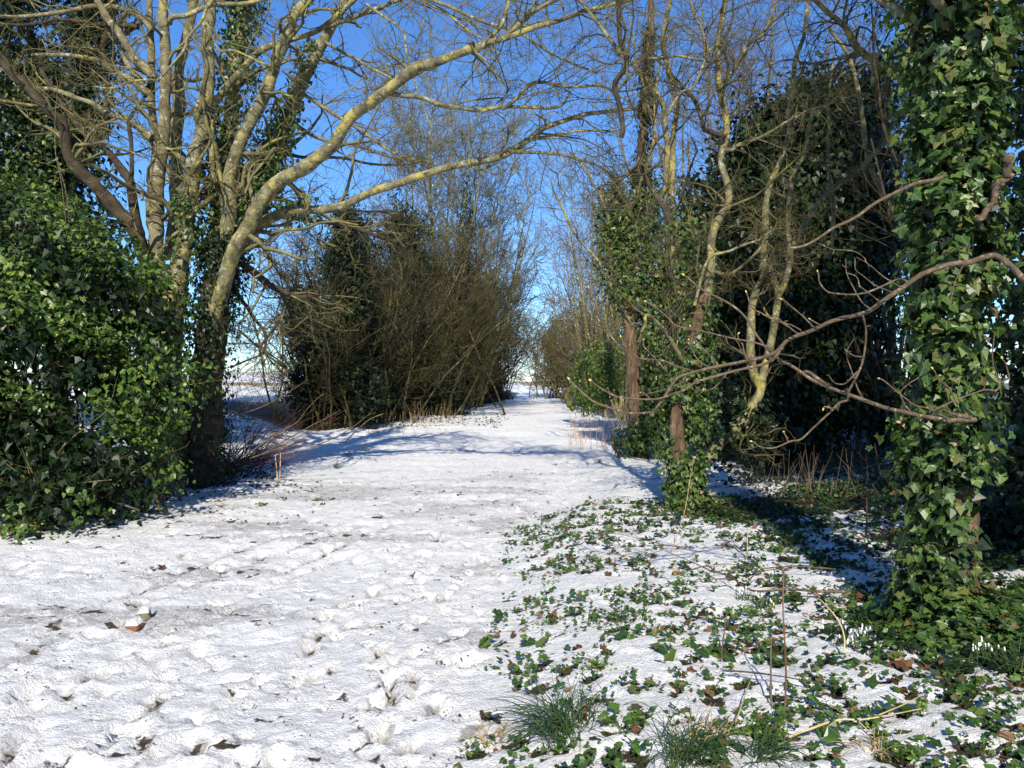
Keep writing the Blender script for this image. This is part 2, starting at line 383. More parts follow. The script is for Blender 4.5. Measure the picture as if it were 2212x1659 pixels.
def bark(name, cols, lich=None, pale=None, sc=9, lich_amt=.55, bd=.02, rough=.9, grain=False):
    m, t, b = mat(name, rough)
    vec = None
    if grain:
        mp = N(t, 'ShaderNodeMapping'); mp.inputs['Scale'].default_value = (1, 1, .14); t.links.new(N(t, 'ShaderNodeNewGeometry').outputs['Position'], mp.inputs['Vector']); vec = mp.outputs[0]
    n1 = noise(t, sc, 6, .65, vec); c = ramp(t, n1, [(.3, cols[0]), (.5, cols[1]), (.7, cols[2])])
    if lich:
        f = N(t, 'ShaderNodeMapRange', **{'From Min': 1 - lich_amt, 'From Max': 1 - lich_amt + .08}); t.links.new(noise(t, sc * .55, 5, .7), f.inputs['Value'])
        c = mixc(t, f.outputs[0], c, lich)
    if pale:
        f = N(t, 'ShaderNodeMapRange', **{'From Min': .60, 'From Max': .66}); t.links.new(noise(t, sc * 1.7, 3, .6), f.inputs['Value'])
        c = mixc(t, f.outputs[0], c, pale)
    t.links.new(c, b.inputs['Base Color']); bump(t, b, noise(t, sc * 4, 6, .7, vec), bd, .9); b.inputs['Specular IOR Level'].default_value = .2
bark('bark_lichen', [(.045, .04, .022), (.15, .135, .075), (.25, .23, .13)], (.33, .285, .08), (.34, .34, .27), 8, .47)
bark('bark_sycamore', [(.05, .042, .024), (.15, .13, .07), (.24, .21, .12)], (.26, .22, .07), (.31, .30, .24), 7, .42)
bark('bark_dark', [(.02, .015, .01), (.05, .038, .024), (.09, .07, .045)], (.13, .13, .04), None, 8, .38)
bark('bark_brown', [(.05, .03, .018), (.14, .088, .052), (.30, .22, .15)], None, None, 22, .5, .05, .9, True)
bark('twig_olive', [(.045, .04, .018), (.12, .108, .05), (.20, .18, .085)], (.26, .235, .075), None, 5, .45, .004)
bark('twig_grey', [(.05, .038, .028), (.13, .095, .065), (.20, .15, .10)], (.18, .15, .07), None, 4, .40, .004)
bark('twig_dark', [(.012, .010, .006), (.032, .026, .014), (.06, .048, .026)], (.075, .07, .025), None, 3, .38, .004)
bark('twig_hedge', [(.012, .011, .006), (.034, .031, .014), (.075, .068, .028)], (.12, .112, .036), None, 2.2, .45, .004)
bark('twig_mid', [(.035, .03, .015), (.09, .078, .038), (.16, .14, .065)], (.24, .22, .06), None, 5, .42, .004)
bark('twig_red', [(.05, .02, .012), (.12, .055, .03), (.20, .11, .06)], None, None, 6, .4, .004)
bark('branch_tan', [(.04, .03, .019), (.10, .072, .046), (.18, .135, .088)], None, (.26, .21, .15), 22, .4, .006, .75)
bark('reed', [(.26, .15, .08), (.42, .27, .15), (.56, .42, .26)], None, None, 7, .4, .002)
bark('straw', [(.28, .19, .08), (.42, .31, .15), (.52, .42, .24)], None, None, 7, .4, .002)
bark('bud', [(.35, .28, .05), (.50, .42, .10), (.55, .50, .16)], None, None, 30, .4, .002)
bark('stick_black', [(.03, .025, .03), (.07, .06, .06), (.12, .10, .09)], None, None, 20, .4, .004)
bark('stone', [(.10, .085, .055), (.18, .155, .11), (.27, .24, .18)], None, None, 30, .4, .008)
bark('brick', [(.15, .06, .035), (.22, .09, .05), (.28, .13, .08)], None, None, 34, .4, .006)
bark('moss_bark', [(.03, .03, .012), (.08, .08, .03), (.14, .13, .05)], (.15, .16, .04), None, 9, .5)
bark('green_blade', [(.02, .045, .015), (.04, .085, .028), (.12, .14, .05)], None, None, 9, .4, .001, .45)
bark('petal', [(.75, .76, .72), (.8, .8, .78), (.82, .83, .8)], None, None, 9, .4, .001, .5)

def leaf_mat(name, stops, vein=(.16, .22, .08), gloss=.42, trans=.18, veinamt=.10, spec=.42):
    m, t, b = mat(name, gloss)
    c = ramp(t, attr(t, 'var'), stops)
    n = noise(t, 25, 2); c = mixc(t, math_(t, 'MULTIPLY', n, .45), c, tuple(a * .35 for a in stops[1][1]))
    if veinamt:
        f = N(t, 'ShaderNodeMapRange', **{'From Min': veinamt, 'From Max': 0.0}); t.links.new(attr(t, 'vein'), f.inputs['Value'])
        c = mixc(t, math_(t, 'MULTIPLY', f.outputs[0], .8), c, vein)
    t.links.new(c, b.inputs['Base Color']); b.inputs['Specular IOR Level'].default_value = spec
    tr = t.nodes.new('ShaderNodeBsdfTranslucent'); t.links.new(c, tr.inputs[0]); mx = t.nodes.new('ShaderNodeMixShader'); mx.inputs[0].default_value = trans
    out = t.nodes['Material Output']; t.links.new(b.outputs[0], mx.inputs[1]); t.links.new(tr.outputs[0], mx.inputs[2]); t.links.new(mx.outputs[0], out.inputs[0])
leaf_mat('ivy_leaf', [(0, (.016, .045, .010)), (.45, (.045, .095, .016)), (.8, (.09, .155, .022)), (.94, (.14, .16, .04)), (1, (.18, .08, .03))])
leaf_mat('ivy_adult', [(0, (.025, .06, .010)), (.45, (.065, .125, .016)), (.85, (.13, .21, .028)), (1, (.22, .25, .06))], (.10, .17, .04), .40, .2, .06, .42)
leaf_mat('ivy_dark', [(0, (.004, .012, .003)), (.6, (.009, .024, .005)), (1, (.024, .05, .010))], (.05, .09, .03), .42, .12, .05, .3)  # ivy with thicket and interior shade worked into a near-black leaf colour
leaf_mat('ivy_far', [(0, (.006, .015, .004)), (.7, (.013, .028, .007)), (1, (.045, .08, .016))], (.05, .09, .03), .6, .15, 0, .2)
leaf_mat('ground_ivy', [(0, (.016, .05, .012)), (.5, (.045, .105, .016)), (.75, (.085, .16, .022)), (.85, (.12, .17, .03)), (1, (.11, .06, .03))], (.10, .16, .05), .35, .2)
leaf_mat('herb', [(0, (.05, .11, .012)), (.6, (.12, .24, .02)), (1, (.20, .32, .04))], (.14, .24, .06), .5, .3, 0, .3)
leaf_mat('dead_leaf', [(0, (.045, .022, .012)), (.45, (.11, .052, .026)), (.75, (.20, .10, .045)), (1, (.32, .20, .11))], (.3, .18, .09), .7, .15, .04, .2)

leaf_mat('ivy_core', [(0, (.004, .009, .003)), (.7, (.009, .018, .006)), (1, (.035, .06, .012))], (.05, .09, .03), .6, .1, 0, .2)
# ------------------------------------------------------------------ ground
def verge(n):
    out = []
    y = 2.9 + 7.2 * rng.random(n * 8); x = -.3 + (.72 * y + .3) * rng.random(n * 8); e = x - xr_(y)
    dn = .16 + 1.0 * sm(-.12, .15, e) * np.clip(.5 + 1.1 * fbm(x / .45, y / .45, 77, 2), 0, 1) + .5 * sm(6, 8.5, y) + .6 * sm(1.2, .5, np.hypot(x - 2.8, y - 4.6))
    ok = (e > -.12) & (rng.random(n * 8) < np.clip(dn * .7, .03, 1)); return [(a, c, 0) for a, c in zip(x[ok][:n], y[ok][:n])]
vc = verge(1700)
gr = build_ground(); gr['kind'] = 'structure'

# ------------------------------------------------------------------ branch helpers
def limb_pts(px, d0, d1, n=None, jit=.012):
    pts = [W(a, b, d0 + (d1 - d0) * k / max(1, len(px) - 1)) for k, (a, b) in enumerate(px)]
    n = n or max(10, len(px) * 5); s = spline(pts, n); m = max(4, n // 4); q = spline(rng.normal(size=(m, 3)), n); q[0] = q[-1] = 0; s += q * jit * d0 / 10; return s
def limb(root, px, w0, w1, d0, d1, material, k=9, name='limb', rough=.045, jit=.012):
    s = limb_pts(px, d0, d1, None, jit * 1.25); n = len(s)
    r = np.linspace(w0 / 2 / F * d0, w1 / 2 / F * d1, n) * (1 + .05 * np.sin(np.linspace(0, 14, n) + rng.uniform(0, 6)) + rng.normal(0, .03, n))
    b = Bag(); b.tubes(s[None], r[None], k, rough); b.obj(name, material, root); return s, r
def resample(s, r, n=24):
    t = np.linspace(0, len(s) - 1, n); return np.stack([np.interp(t, range(len(s)), s[:, k]) for k in range(3)], 1), np.interp(t, range(len(s)), r)
def batch(L, n=24):
    q = [resample(s, r, n) for s, r in L]; return np.stack([a for a, _ in q]), np.stack([b for _, b in q])
def seg(P, Rr, n=3):
    """shorten a batch"""
    return P, Rr

def ground_tuft(px, py, label, n, L, spread, lean=(0, 0), mat_='green_blade', name='grass_tuft', cat='grass tuft', wd=.0022):
    g = G(px, py); root = thing(name, label, cat, g)
    b = Bag(); st = g + np.c_[rng.normal(0, spread, n), rng.normal(0, spread, n), np.full(n, -.01)]
    d = nrm(np.c_[rng.normal(lean[0], .45, n), rng.normal(lean[1], .45, n), np.ones(n)]); ln = L * rng.uniform(.5, 1.15, n)[:, None] / 6
    p = st; P = [p]
    for k in range(6):
        p = p + d * ln; d = nrm(d + np.array([lean[0] * .12, lean[1] * .12, -.27]) + rng.normal(size=(n, 3)) * .04)
        p = np.c_[p[:, :2], np.maximum(p[:, 2], g[2] + .008)]; P.append(p)
    b.tubes(np.stack(P, 1), np.full((n, 1), wd) * np.array([[1, 1, 1, .9, .75, .5, .15]]), 3); b.obj('blades', M[mat_], root, 'stuff'); return root

# ================================================================== LEFT: the big many-stemmed tree
D = 12.5
t1 = thing('sycamore_tree', 'large bare sycamore with several lichen-yellowed stems rising from the left ivy bush', 'tree', G(380, 1030))
A = M['bark_sycamore']; B_ = M['bark_lichen']
L1 = []
trunk = limb(t1, [(372, 1060), (362, 950), (355, 850), (352, 760), (362, 690), (372, 625)], 92, 64, D - .3, D - .3, A, 14, 'trunk')
stem_specs = [
 ([(368,640),(345,575),(335,520),(338,435),(348,368),(353,301),(355,234),(360,151),(358,84),(349,40),(348,-30),(352,-140),(345,-330)], 34, 16, D-.3, D+.2, A),
 ([(376,640),(385,595),(395,536),(403,469),(415,402),(425,335),(439,268),(450,201),(450,151),(453,67),(458,10),(462,-120),(475,-340)], 46, 18, D-.4, D-.1, B_),
 ([(372,560),(378,440),(382,335),(386,240),(389,167),(408,84),(422,0),(440,-150),(430,-330)], 34, 14, D+.3, D+1, A),
 ([(350,600),(334,520),(331,430),(332,330),(330,230),(330,151),(328,67),(324,-20),(318,-200)], 22, 12, D+.2, D+.8, A),
 ([(352,700),(330,600),(308,545),(285,485),(234,435),(187,385),(151,335),(134,268),(94,228),(33,167),(-20,115),(-120,60)], 36, 13, D-.2, D-1.4, M['bark_dark']),
 ([(308,560),(300,500),(285,402),(261,365),(218,318),(187,285),(140,230),(90,150)], 24, 9, D, D+.9, M['bark_dark']),
 ([(284,390),(285,301),(288,250),(300,222),(318,198)], 10, 6, D+.1, D+.2, M['bark_dark']),
 ([(330,300),(291,276),(265,254),(218,238),(181,218),(120,195),(60,190)], 17, 7, D+.2, D+.8, B_),
 ([(322,203),(285,171),(234,144),(201,127),(150,118),(70,120)], 16, 6, D+.2, D-.6, B_),
 ([(330,170),(312,140),(295,127),(261,74),(234,33),(214,0),(190,-60),(150,-200)], 22, 10, D+.1, D+.5, A),
 ([(322,190),(285,150),(262,110),(240,66)], 14, 8, D+.4, D+.9, A),
 ([(362,52),(372,42),(402,37),(445,17),(480,14),(536,12),(575,0),(640,-60)], 12, 7, D-.6, D-1.2, B_),
 ([(449,17),(439,47),(402,87),(392,121),(362,154),(338,174),(315,171),(285,152),(250,143)], 7, 3, D-1.2, D-1.6, B_),
 ([(338,174),(290,182),(250,190),(205,188)], 5, 3, D-1.5, D-1.5, B_),
 ([(439,47),(455,75),(470,105),(500,108),(540,125),(585,145)], 6, 4, D-1.1, D-1.3, B_),
 ([(360,320),(380,324),(402,322),(422,318)], 5, 3, D-.7, D-.8, B_),
 ([(440,270),(470,210),(510,160),(560,115),(620,90),(700,60),(760,10),(820,-60)], 17, 9, D+.1, D-.4, B_),
 ([(475,10),(520,-40),(600,-130)], 14, 8, D, D, A),
 ([(328,70),(290,30),(200,20),(120,30),(30,38),(-30,30)], 13, 6, D+.3, D+.9, A),
 ([(300,60),(220,55),(130,42),(40,58),(-20,50)], 12, 5, D+.6, D+1.4, M['bark_dark']),
]
for s in stem_specs: L1.append(limb(t1, *s[:5], s[5], 9 if s[1] > 12 else 7))
P0, R0 = batch(L1)
c1, r1 = grow(P0, R0, 7, .15, 1, 1.4, .9, 7, .30, (0, 0, .02), .42, .006)
c2, r2 = grow(c1, r1, 5, .25, 1, .6, .85, 5, .38, (0, 0, .03), .5, .0038)
c3, r3 = grow(c2, r2, 4, .3, 1, .20, .85, 3, .4, (0, 0, .09), .6, .0026)
b = Bag(); b.tubes(c1, r1, 4); b.tubes(c2, r2, 3); b.tubes(c3, r3, 3); b.obj('twigs', M['twig_olive'], t1, 'stuff')
p, o = along([W(352,800,D-.4), W(362,680,D-.4), W(392,560,D-.5), W(400,470,D-.5), W(398,420,D-.4)], 500, lambda t: .17 + .1 * (1 - t), 6, .05)
put_leaves(t1, p, o, rng.uniform(.04, .075, len(p)), M['ivy_leaf'], 'ivy')
p, o = along([W(372,1060,D-.3), W(355,850,D-.3), W(352,700,D-.3)], 1300, lambda t: .33, 8, .05)
put_leaves(t1, p, o, rng.uniform(.04, .08, len(p)), M['ivy_dark'], 'ivy')

# second stool with the arching limbs
t2 = thing('sycamore_tree', 'ivy-wrapped sycamore whose long bare limbs arch right over the snowy path', 'tree', G(445, 1040))
limb(t2, [(436, 1060), (440, 900), (448, 780), (458, 700), (470, 620), (485, 560)], 74, 56, D - .2, D - .2, M['bark_dark'], 14, 'trunk', .07)
L2 = []; arch = []
spec2 = [
 ([(470,600),(485,530),(495,469),(502,402),(522,318),(562,234),(589,161),(613,90),(646,33),(672,-5),(720,-80),(790,-200)], 34, 18, D-.2, D-.8, B_, 0),
 ([(492,520),(486,470),(479,429),(464,375),(462,301),(458,260)], 15, 9, D, D-.5, B_, 0),
 ([(480,560),(470,480),(480,380),(495,268),(512,134),(522,33),(530,-60),(545,-250)], 40, 20, D+.2, D+.6, A, 0),
 ([(500,560),(530,460),(560,400),(586,335),(619,268),(653,167),(680,117),(710,67),(740,22),(769,-8),(840,-90)], 34, 20, D+.1, D+.4, B_, 0),
 ([(452,745),(468,665),(490,590),(512,535),(536,489),(586,419),(636,378),(686,338),(722,306),(762,254),(795,228),(829,198),(876,167),(923,141),(986,117),(1053,94)], 36, 18, D-.2, D-2.6, B_, 1),
 ([(1048,96),(1085,76),(1124,50),(1170,20),(1204,3),(1250,-20),(1310,-60)], 12, 6, D-2.6, D-3.2, B_, 1),
 ([(1048,96),(1090,83),(1137,70),(1204,47),(1257,30),(1304,20),(1355,0),(1400,-25)], 14, 6, D-2.6, D-3.3, B_, 1),
 ([(478,590),(500,550),(530,520),(570,478),(636,456),(703,452),(740,446),(785,422),(852,398),(923,375),(986,358),(1053,345),(1103,325),(1137,301),(1180,278),(1237,258),(1287,248),(1338,236),(1380,235)], 24, 7, D-.2, D-2.2, B_, 1),
 ([(1100,328),(1137,331),(1204,335),(1271,352),(1310,372),(1350,420)], 9, 3, D-1.6, D-2, B_, 1),
 ([(1110,322),(1150,303),(1204,291),(1271,281),(1331,285)], 8, 3, D-1.6, D-2, B_, 1),
 ([(835,200),(886,208),(936,221),(986,231),(1036,238),(1090,234),(1137,228),(1204,231),(1225,215),(1232,200)], 12, 5, D-1.9, D-2.2, B_, 1),
 ([(1085,236),(1120,214),(1160,184),(1220,187),(1287,187),(1331,204),(1360,225)], 9, 4, D-2.1, D-2.4, B_, 1),
 ([(520,565),(562,599),(596,622),(629,639),(660,644),(690,634)], 17, 9, D, D+.5, M['bark_dark'], 1),
 ([(505,600),(522,642),(542,682),(569,716),(569,743),(549,776),(502,793)], 10, 4, D+.1, D+.4, M['bark_dark'], 1),
 ([(629,650),(603,699),(576,740),(560,760)], 8, 4, D+.4, D+.3, M['bark_dark'], 1),
 ([(540,480),(600,470),(680,478),(760,492),(830,520),(890,530)], 13, 6, D+.8, D+2, M['bark_dark'], 1),
 ([(560,420),(640,440),(720,478),(790,500),(870,505)], 11, 5, D+.9, D+2.4, B_, 1),
 ([(620,260),(700,300),(780,320),(860,345),(930,350)], 9, 4, D+.6, D+1, B_, 1),
 ([(600,330),(700,335),(800,355),(900,352)], 8, 4, D+.9, D+1.6, M['bark_dark'], 1),
 ([(640,200),(720,250),(790,290),(850,330),(900,345)], 9, 4, D+.3, D, B_, 1),
 ([(700,90),(760,120),(800,150),(850,175)], 8, 4, D+.3, D-.3, B_, 1),
 ([(790,10),(860,60),(880,120),(935,280)], 6, 3, D-.4, D-.8, B_, 1),
 ([(700,60),(790,30),(880,0),(960,-30)], 10, 6, D+.2, D-.6, B_, 1),
 ([(760,-40),(880,-10),(950,20),(1000,60),(1050,92)], 9, 4, D-.5, D-1.5, B_, 1),
 ([(820,-60),(930,0),(1010,40),(1120,70),(1200,120),(1290,160)], 9, 4, D-.5, D-2.5, B_, 1),
 ([(1100,-60),(1095,10),(1085,50),(1053,94)], 7, 9, D-2.6, D-2.6, B_, 1),
]
for s in spec2:
    q = limb(t2, *s[:5], s[5], 9 if s[1] > 12 else 7); L2.append(q)
    if s[6]: arch.append(q)
P0, R0 = batch(L2)
c1, r1 = grow(P0, R0, 13, .12, 1, 1.4, .9, 7, .34, (0, 0, .01), .42, .006)
c2, r2 = grow(c1, r1, 6, .2, 1, .52, .9, 5, .42, (0, 0, .04), .5, .0036)
c3, r3 = grow(c2, r2, 5, .3, 1, .17, .9, 3, .45, (0, 0, .10), .6, .0025)
b = Bag(); b.tubes(c1, r1, 4); b.tubes(c2, r2, 3); b.tubes(c3, r3, 3); b.obj('twigs', M['twig_olive'], t2, 'stuff')
p, o = along([W(436,1060,D-.2), W(448,780,D-.2), W(470,620,D-.2), W(478,520,D-.1)], 5200, lambda t: .34 - .05 * t, 9, .06)
put_leaves(t2, p, o, rng.uniform(.035, .07, len(p)), M['ivy_dark'], 'adult')
pa, oa = along([W(470,560,D+.1), W(470,480,D+.1), W(482,380,D+.2), W(495,268,D+.3), W(512,134,D+.4), W(522,33,D+.5), W(530,-60,D+.6), W(545,-300,D+.6)], 5200, lambda t: .22 + .08 * math.sin(t * 17), 9, .09)
pb, ob = along([W(500,560,D), W(530,460,D), W(560,400,D+.1), W(586,335,D+.1), W(625,250,D+.2)], 3200, lambda t: .23 - .07 * t, 9, .08)
pc, oc = along([W(625,255,D+.2), W(655,160,D+.3), W(685,100,D+.3)], 350, lambda t: .12, 8, .05)
pd, od = along([W(530,480,D), W(600,450,D-.1), W(680,455,D-.2)], 450, lambda t: .11, 7, .08)
p = np.vstack([pa, pb, pc, pd]); o = np.vstack([oa, ob, oc, od])
put_leaves(t2, p, o, rng.uniform(.045, .08, len(p)), M['ivy_leaf'], 'adult', 300)

# ivy-clad tree at the far left, behind the bush
t3 = thing('ivy_clad_tree', 'dark ivy-smothered tree rising behind the ivy bush at the picture\'s left edge', 'tree', G(90, 1000) + np.array([0, 2, .2]))
D3 = 14.5
L3 = [limb(t3, [(120,1000),(125,700),(140,400),(175,200),(195,0),(210,-200),(230,-420)], 50, 26, D3, D3, M['bark_dark'], 9, 'trunk')]
for s in [[(130,600),(80,420),(40,250),(20,100),(10,-60)], [(140,420),(100,300),(95,180),(70,60)], [(120,760),(40,600),(-60,420),(-100,200)], [(150,380),(210,300),(230,240),(228,120)], [(180,200),(220,120),(240,40),(235,-60)]]:
    L3.append(limb(t3, s, 22, 8, D3, D3 - .5 + rng.random(), M['bark_dark'], 7))
P0, R0 = batch(L3); c1, r1 = grow(P0, R0, 11, .1, 1, 1.6, .9, 6, .25, (0, 0, .03), .4, .006)
c2, r2 = grow(c1, r1, 5, .2, 1, .7, .8, 5, .28, (0, 0, .03), .5, .004); c3, r3 = grow(c2, r2, 4, .3, 1, .28, .8, 4, .3, (0, 0, .05), .6, .0028)
b = Bag(); b.tubes(c1, r1, 4); b.tubes(c2, r2, 3); b.tubes(c3, r3, 3); b.obj('twigs', M['twig_dark'], t3, 'stuff')
E = [(*W(190,170,D3), .5, .5, 1.5), (*W(195,10,D3), .5, .5, 1.2), (*W(60,330,D3-.3), 1.0, .8, 1.1), (*W(130,420,D3-.5), .9, .7, 1.1), (*W(20,480,D3-.6), 1.0, .8, 1.0), (*W(90,180,D3), .7, .5, .9),
     (*W(180,560,D3-.4), .8, .6, .9), (*W(40,650,D3), 1.1, .8, 1.2), (*W(200,760,D3), 1.0, .7, 1.2), (*W(15,230,D3-.2), .6, .5, .7), (*W(220,-150,D3), .6, .6, 1.5), (*W(30,-60,D3), .8, .7, 1.1)]
p, o = blobs(E, 22000, 14, .13, (.4, 1.1)); put_leaves(t3, p, o, rng.uniform(.08, .13, len(p)), M['ivy_dark'], 'far')
p, o = blobs(E[2:5], 1500, 8, .1, (.95, 1.1)); put_leaves(t3, p, o, rng.uniform(.05, .08, len(p)), M['ivy_adult'], 'adult')

# the sunlit ivy bush
t4 = thing('ivy_bush', 'tall rounded bush of glossy green ivy leaves at the left edge of the path', 'bush', G(180, 1105))
D4 = 9.6
E = []
for px, py, d, rx, ry, rz in [(40,560,9.6,.95,.8,.75),(150,640,9.3,.9,.7,.75),(260,660,9.7,.85,.7,.65),(310,690,10.3,.45,.5,.45),(20,760,8.9,.9,.8,.8),(150,800,9.2,.9,.7,.7),(270,830,9.6,.8,.7,.7),(315,860,10.2,.4,.5,.6),
                            (10,960,8.6,.8,.7,.7),(120,990,8.7,.8,.6,.65),(240,1000,9.4,.75,.6,.6),(310,1000,10.3,.35,.45,.55),(80,1060,8.4,.7,.5,.4),(220,1065,9.1,.6,.5,.35),(-60,860,8.6,.8,.8,1.3),(-80,600,9.4,.9,.8,1.2),(60,470,10.6,.8,.7,.5),(180,540,10.4,.6,.6,.4),
                            (300,610,10.6,.35,.4,.3),(325,760,10.8,.3,.4,.4)]:
    E.append((*W(px, py, d), rx, ry, rz))
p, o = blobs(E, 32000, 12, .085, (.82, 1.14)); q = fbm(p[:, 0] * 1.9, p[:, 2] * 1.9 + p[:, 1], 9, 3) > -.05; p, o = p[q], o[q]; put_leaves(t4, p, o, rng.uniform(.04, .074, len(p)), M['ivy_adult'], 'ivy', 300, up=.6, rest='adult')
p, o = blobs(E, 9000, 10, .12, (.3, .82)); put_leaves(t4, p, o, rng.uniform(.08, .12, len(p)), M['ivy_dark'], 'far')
g4 = np.array(t4.location); st = []
for k in range(40):
    e = E[rng.integers(len(E))]; c = np.array(e[:3]); bse = np.array([c[0] + rng.normal(0, .3), c[1] + .5, 0]); bse[2] = base(bse[0], bse[1]) - .05
    st.append(spline([bse, (bse + c) / 2 + rng.normal(0, .15, 3), c, c + nrm(rng.normal(size=3) + [0, -.3, .8]) * rng.uniform(.4, 1.0)], 12))
st = np.stack(st); sr = np.full((40, 1), .018) * np.linspace(1, .2, 12)
b = Bag(); b.tubes(st, sr, 5); c1, r1 = grow(st, sr, 8, .4, 1, .6, .8, 5, .25, (0, 0, .05), .5, .003); b.tubes(c1, r1, 3); b.obj('stems', M['twig_olive'], t4, 'stuff')
# pale dead creeper stems hanging in front
hb = Bag()
for px in ([(122,165),(118,250),(125,330),(140,400),(147,520)], [(128,350),(145,450),(160,530)], [(0,500),(60,495),(130,480),(180,500),(230,470)], [(55,560),(110,520),(160,530),(215,560)]):
    s = limb_pts(px, 9.5, 9.2, 18, .02); hb.tubes(s[None], np.full((1, 18), .0045), 4)
hb.obj('creeper_stems', M['branch_tan'], t4, 'stuff')

# reddish twiggy shrub at the foot of the trunks
g = G(480, 1025); sh = thing('twiggy_shrub', 'leafless red-brown shrub of thin arching shoots at the foot of the ivy-wrapped sycamore', 'shrub', g)
n = 150; st = g + np.c_[rng.normal(.0, .32, n), rng.normal(0, .3, n), np.zeros(n)]
d = nrm(np.c_[rng.normal(.55, .75, n), rng.normal(-.1, .4, n), rng.uniform(.35, 1.2, n)]); ln = rng.uniform(.7, 2.1, n)[:, None] / 8; P = [st]; q = st
for k in range(8): q = q + d * ln; d = nrm(d + rng.normal(size=(n, 3)) * .07 + np.array([.02, 0, -.02])); P.append(q)
P = np.stack(P, 1); rr = np.full((n, 1), .0065) * np.linspace(1, .3, 9); b = Bag(); b.tubes(P, rr, 4)
c1, r1 = grow(P, rr, 6, .2, 1, .4, .5, 4, .12, (.03, 0, .04), .5, .0022); b.tubes(c1, r1, 3); b.obj('shoots', M['twig_red'], sh, 'stuff')
b = Bag()
for px in ([(560,985),(610,955),(660,925),(700,905),(735,885)], [(545,975),(620,925),(660,890),(700,850)], [(540,990),(620,965),(690,960),(750,930),(800,895)], [(500,900),(560,880),(620,850),(665,820)]):
    s = limb_pts(px, 12.2, 11.6, 22, .01); b.tubes(s[None], np.linspace(.012, .004, 22)[None], 5)
b.obj('long_shoots', M['branch_tan'], sh, 'stuff')

# ================================================================== LEFT HEDGE beyond
def shrub(name, label, cat, loc, h, wx, wy, mat_tw, nst=26, dens=1.0, ivy=0, ivymat='ivy_far', group=None, trop=(0, 0, .03), lsize=.11, spread=.36, top=None, rmin=.006):
    loc = np.array([loc[0], loc[1], float(base(loc[0], loc[1]))]); root = thing(name, label, cat, loc, group)
    n = nst; st = loc + np.c_[rng.normal(0, wx * .35, n), rng.normal(0, wy * .3, n), np.full(n, -.05)]
    d = nrm(np.c_[rng.normal(0, spread, n), rng.normal(0, spread, n), np.ones(n)]); ln = (h * rng.uniform(.6, 1.15, n)[:, None]) / 7; P = [st]; q = st
    for k in range(7): q = q + d * ln; d = nrm(d + rng.normal(size=(n, 3)) * .20 + np.array([0, 0, .08])); P.append(q)
    P = np.stack(P, 1); rr = np.full((n, 1), max(.02, h * .006)) * np.linspace(1, .3, 8)
    b = Bag(); b.tubes(P, rr, 5); b.obj('stems', M[mat_tw], root, 'stuff')
    b = Bag(); c1, r1 = grow(P, rr, int(17 * dens), .12, 1, h * .25, .95, 5, .22, trop, .4, rmin * 1.3); c2, r2 = grow(c1, r1, int(8 * dens), .2, 1, h * .11, .85, 3, .34, trop, .6, rmin)
    b.tubes(c1, r1, 3); b.tubes(c2, r2, 3); b.obj('twigs', M[mat_tw], root, 'stuff')
    if ivy:
        E = []
        for k in range(14): E.append((loc[0] + rng.normal(0, wx * .3), loc[1] + rng.normal(0, wy * .25), loc[2] + h * .95 * rng.random() ** 1.35, wx * rng.uniform(.15, .36), wy * .35, h * rng.uniform(.07, .2)))
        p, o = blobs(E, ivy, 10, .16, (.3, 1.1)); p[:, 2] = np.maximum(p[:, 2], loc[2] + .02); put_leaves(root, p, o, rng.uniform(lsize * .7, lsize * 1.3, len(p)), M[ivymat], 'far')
    return root
hedge = [
 ('hawthorn_bush', 'dark hawthorn bush at the near end of the left hedge beside the snowy field gap', (-6.0, 27.0), 4.9, 2.4, 2.2, 'twig_hedge', 30, .9, 6000),
 ('hawthorn_bush', 'second bush of the left hedge, with a bright gap showing through low down', (-5.95, 30.0), 5.7, 2.8, 2.2, 'twig_hedge', 30, .9, 5000),
 ('hawthorn_bush', 'dense dark bush in the left hedge behind the left tuft of dry reeds', (-5.6, 33.5), 6.2, 3.4, 2.6, 'twig_hedge', 32, .9, 7000),
 ('hawthorn_bush', 'broad olive-twigged bush in the middle of the left hedge', (-5.0, 37.5), 6.8, 3.6, 2.8, 'twig_hedge', 34, .9, 6000),
 ('hawthorn_bush', 'ivy-filled bush below the tallest bare tree of the left hedge', (-4.4, 42.0), 6.3, 3.4, 2.8, 'twig_hedge', 34, .9, 7000),
 ('hawthorn_bush', 'brown bush where the left hedge meets the shaded path', (-3.8, 48), 6.5, 3.2, 3.0, 'twig_hedge', 34, .9, 5000),
 ('hawthorn_bush', 'reddish overhanging bush near the far end of the left hedge', (-2.6, 55.5), 6.0, 2.8, 3.5, 'twig_hedge', 34, .9, 4000),
 ('hawthorn_bush', 'last and farthest bush of the left hedge, against the bright end of the path', (-1.5, 64.0), 6.0, 2.6, 3.5, 'twig_red', 34, 1.0, 3000)]
for nm, lb, lc, h, wx, wy, mt, ns, dn, iv in hedge: shrub(nm, lb, 'bush', lc, h * 1.32, wx, wy, mt, ns, dn, int(iv * 2.6), 'ivy_core', lsize=.125, group='bushes of the left hedge', rmin=.009)

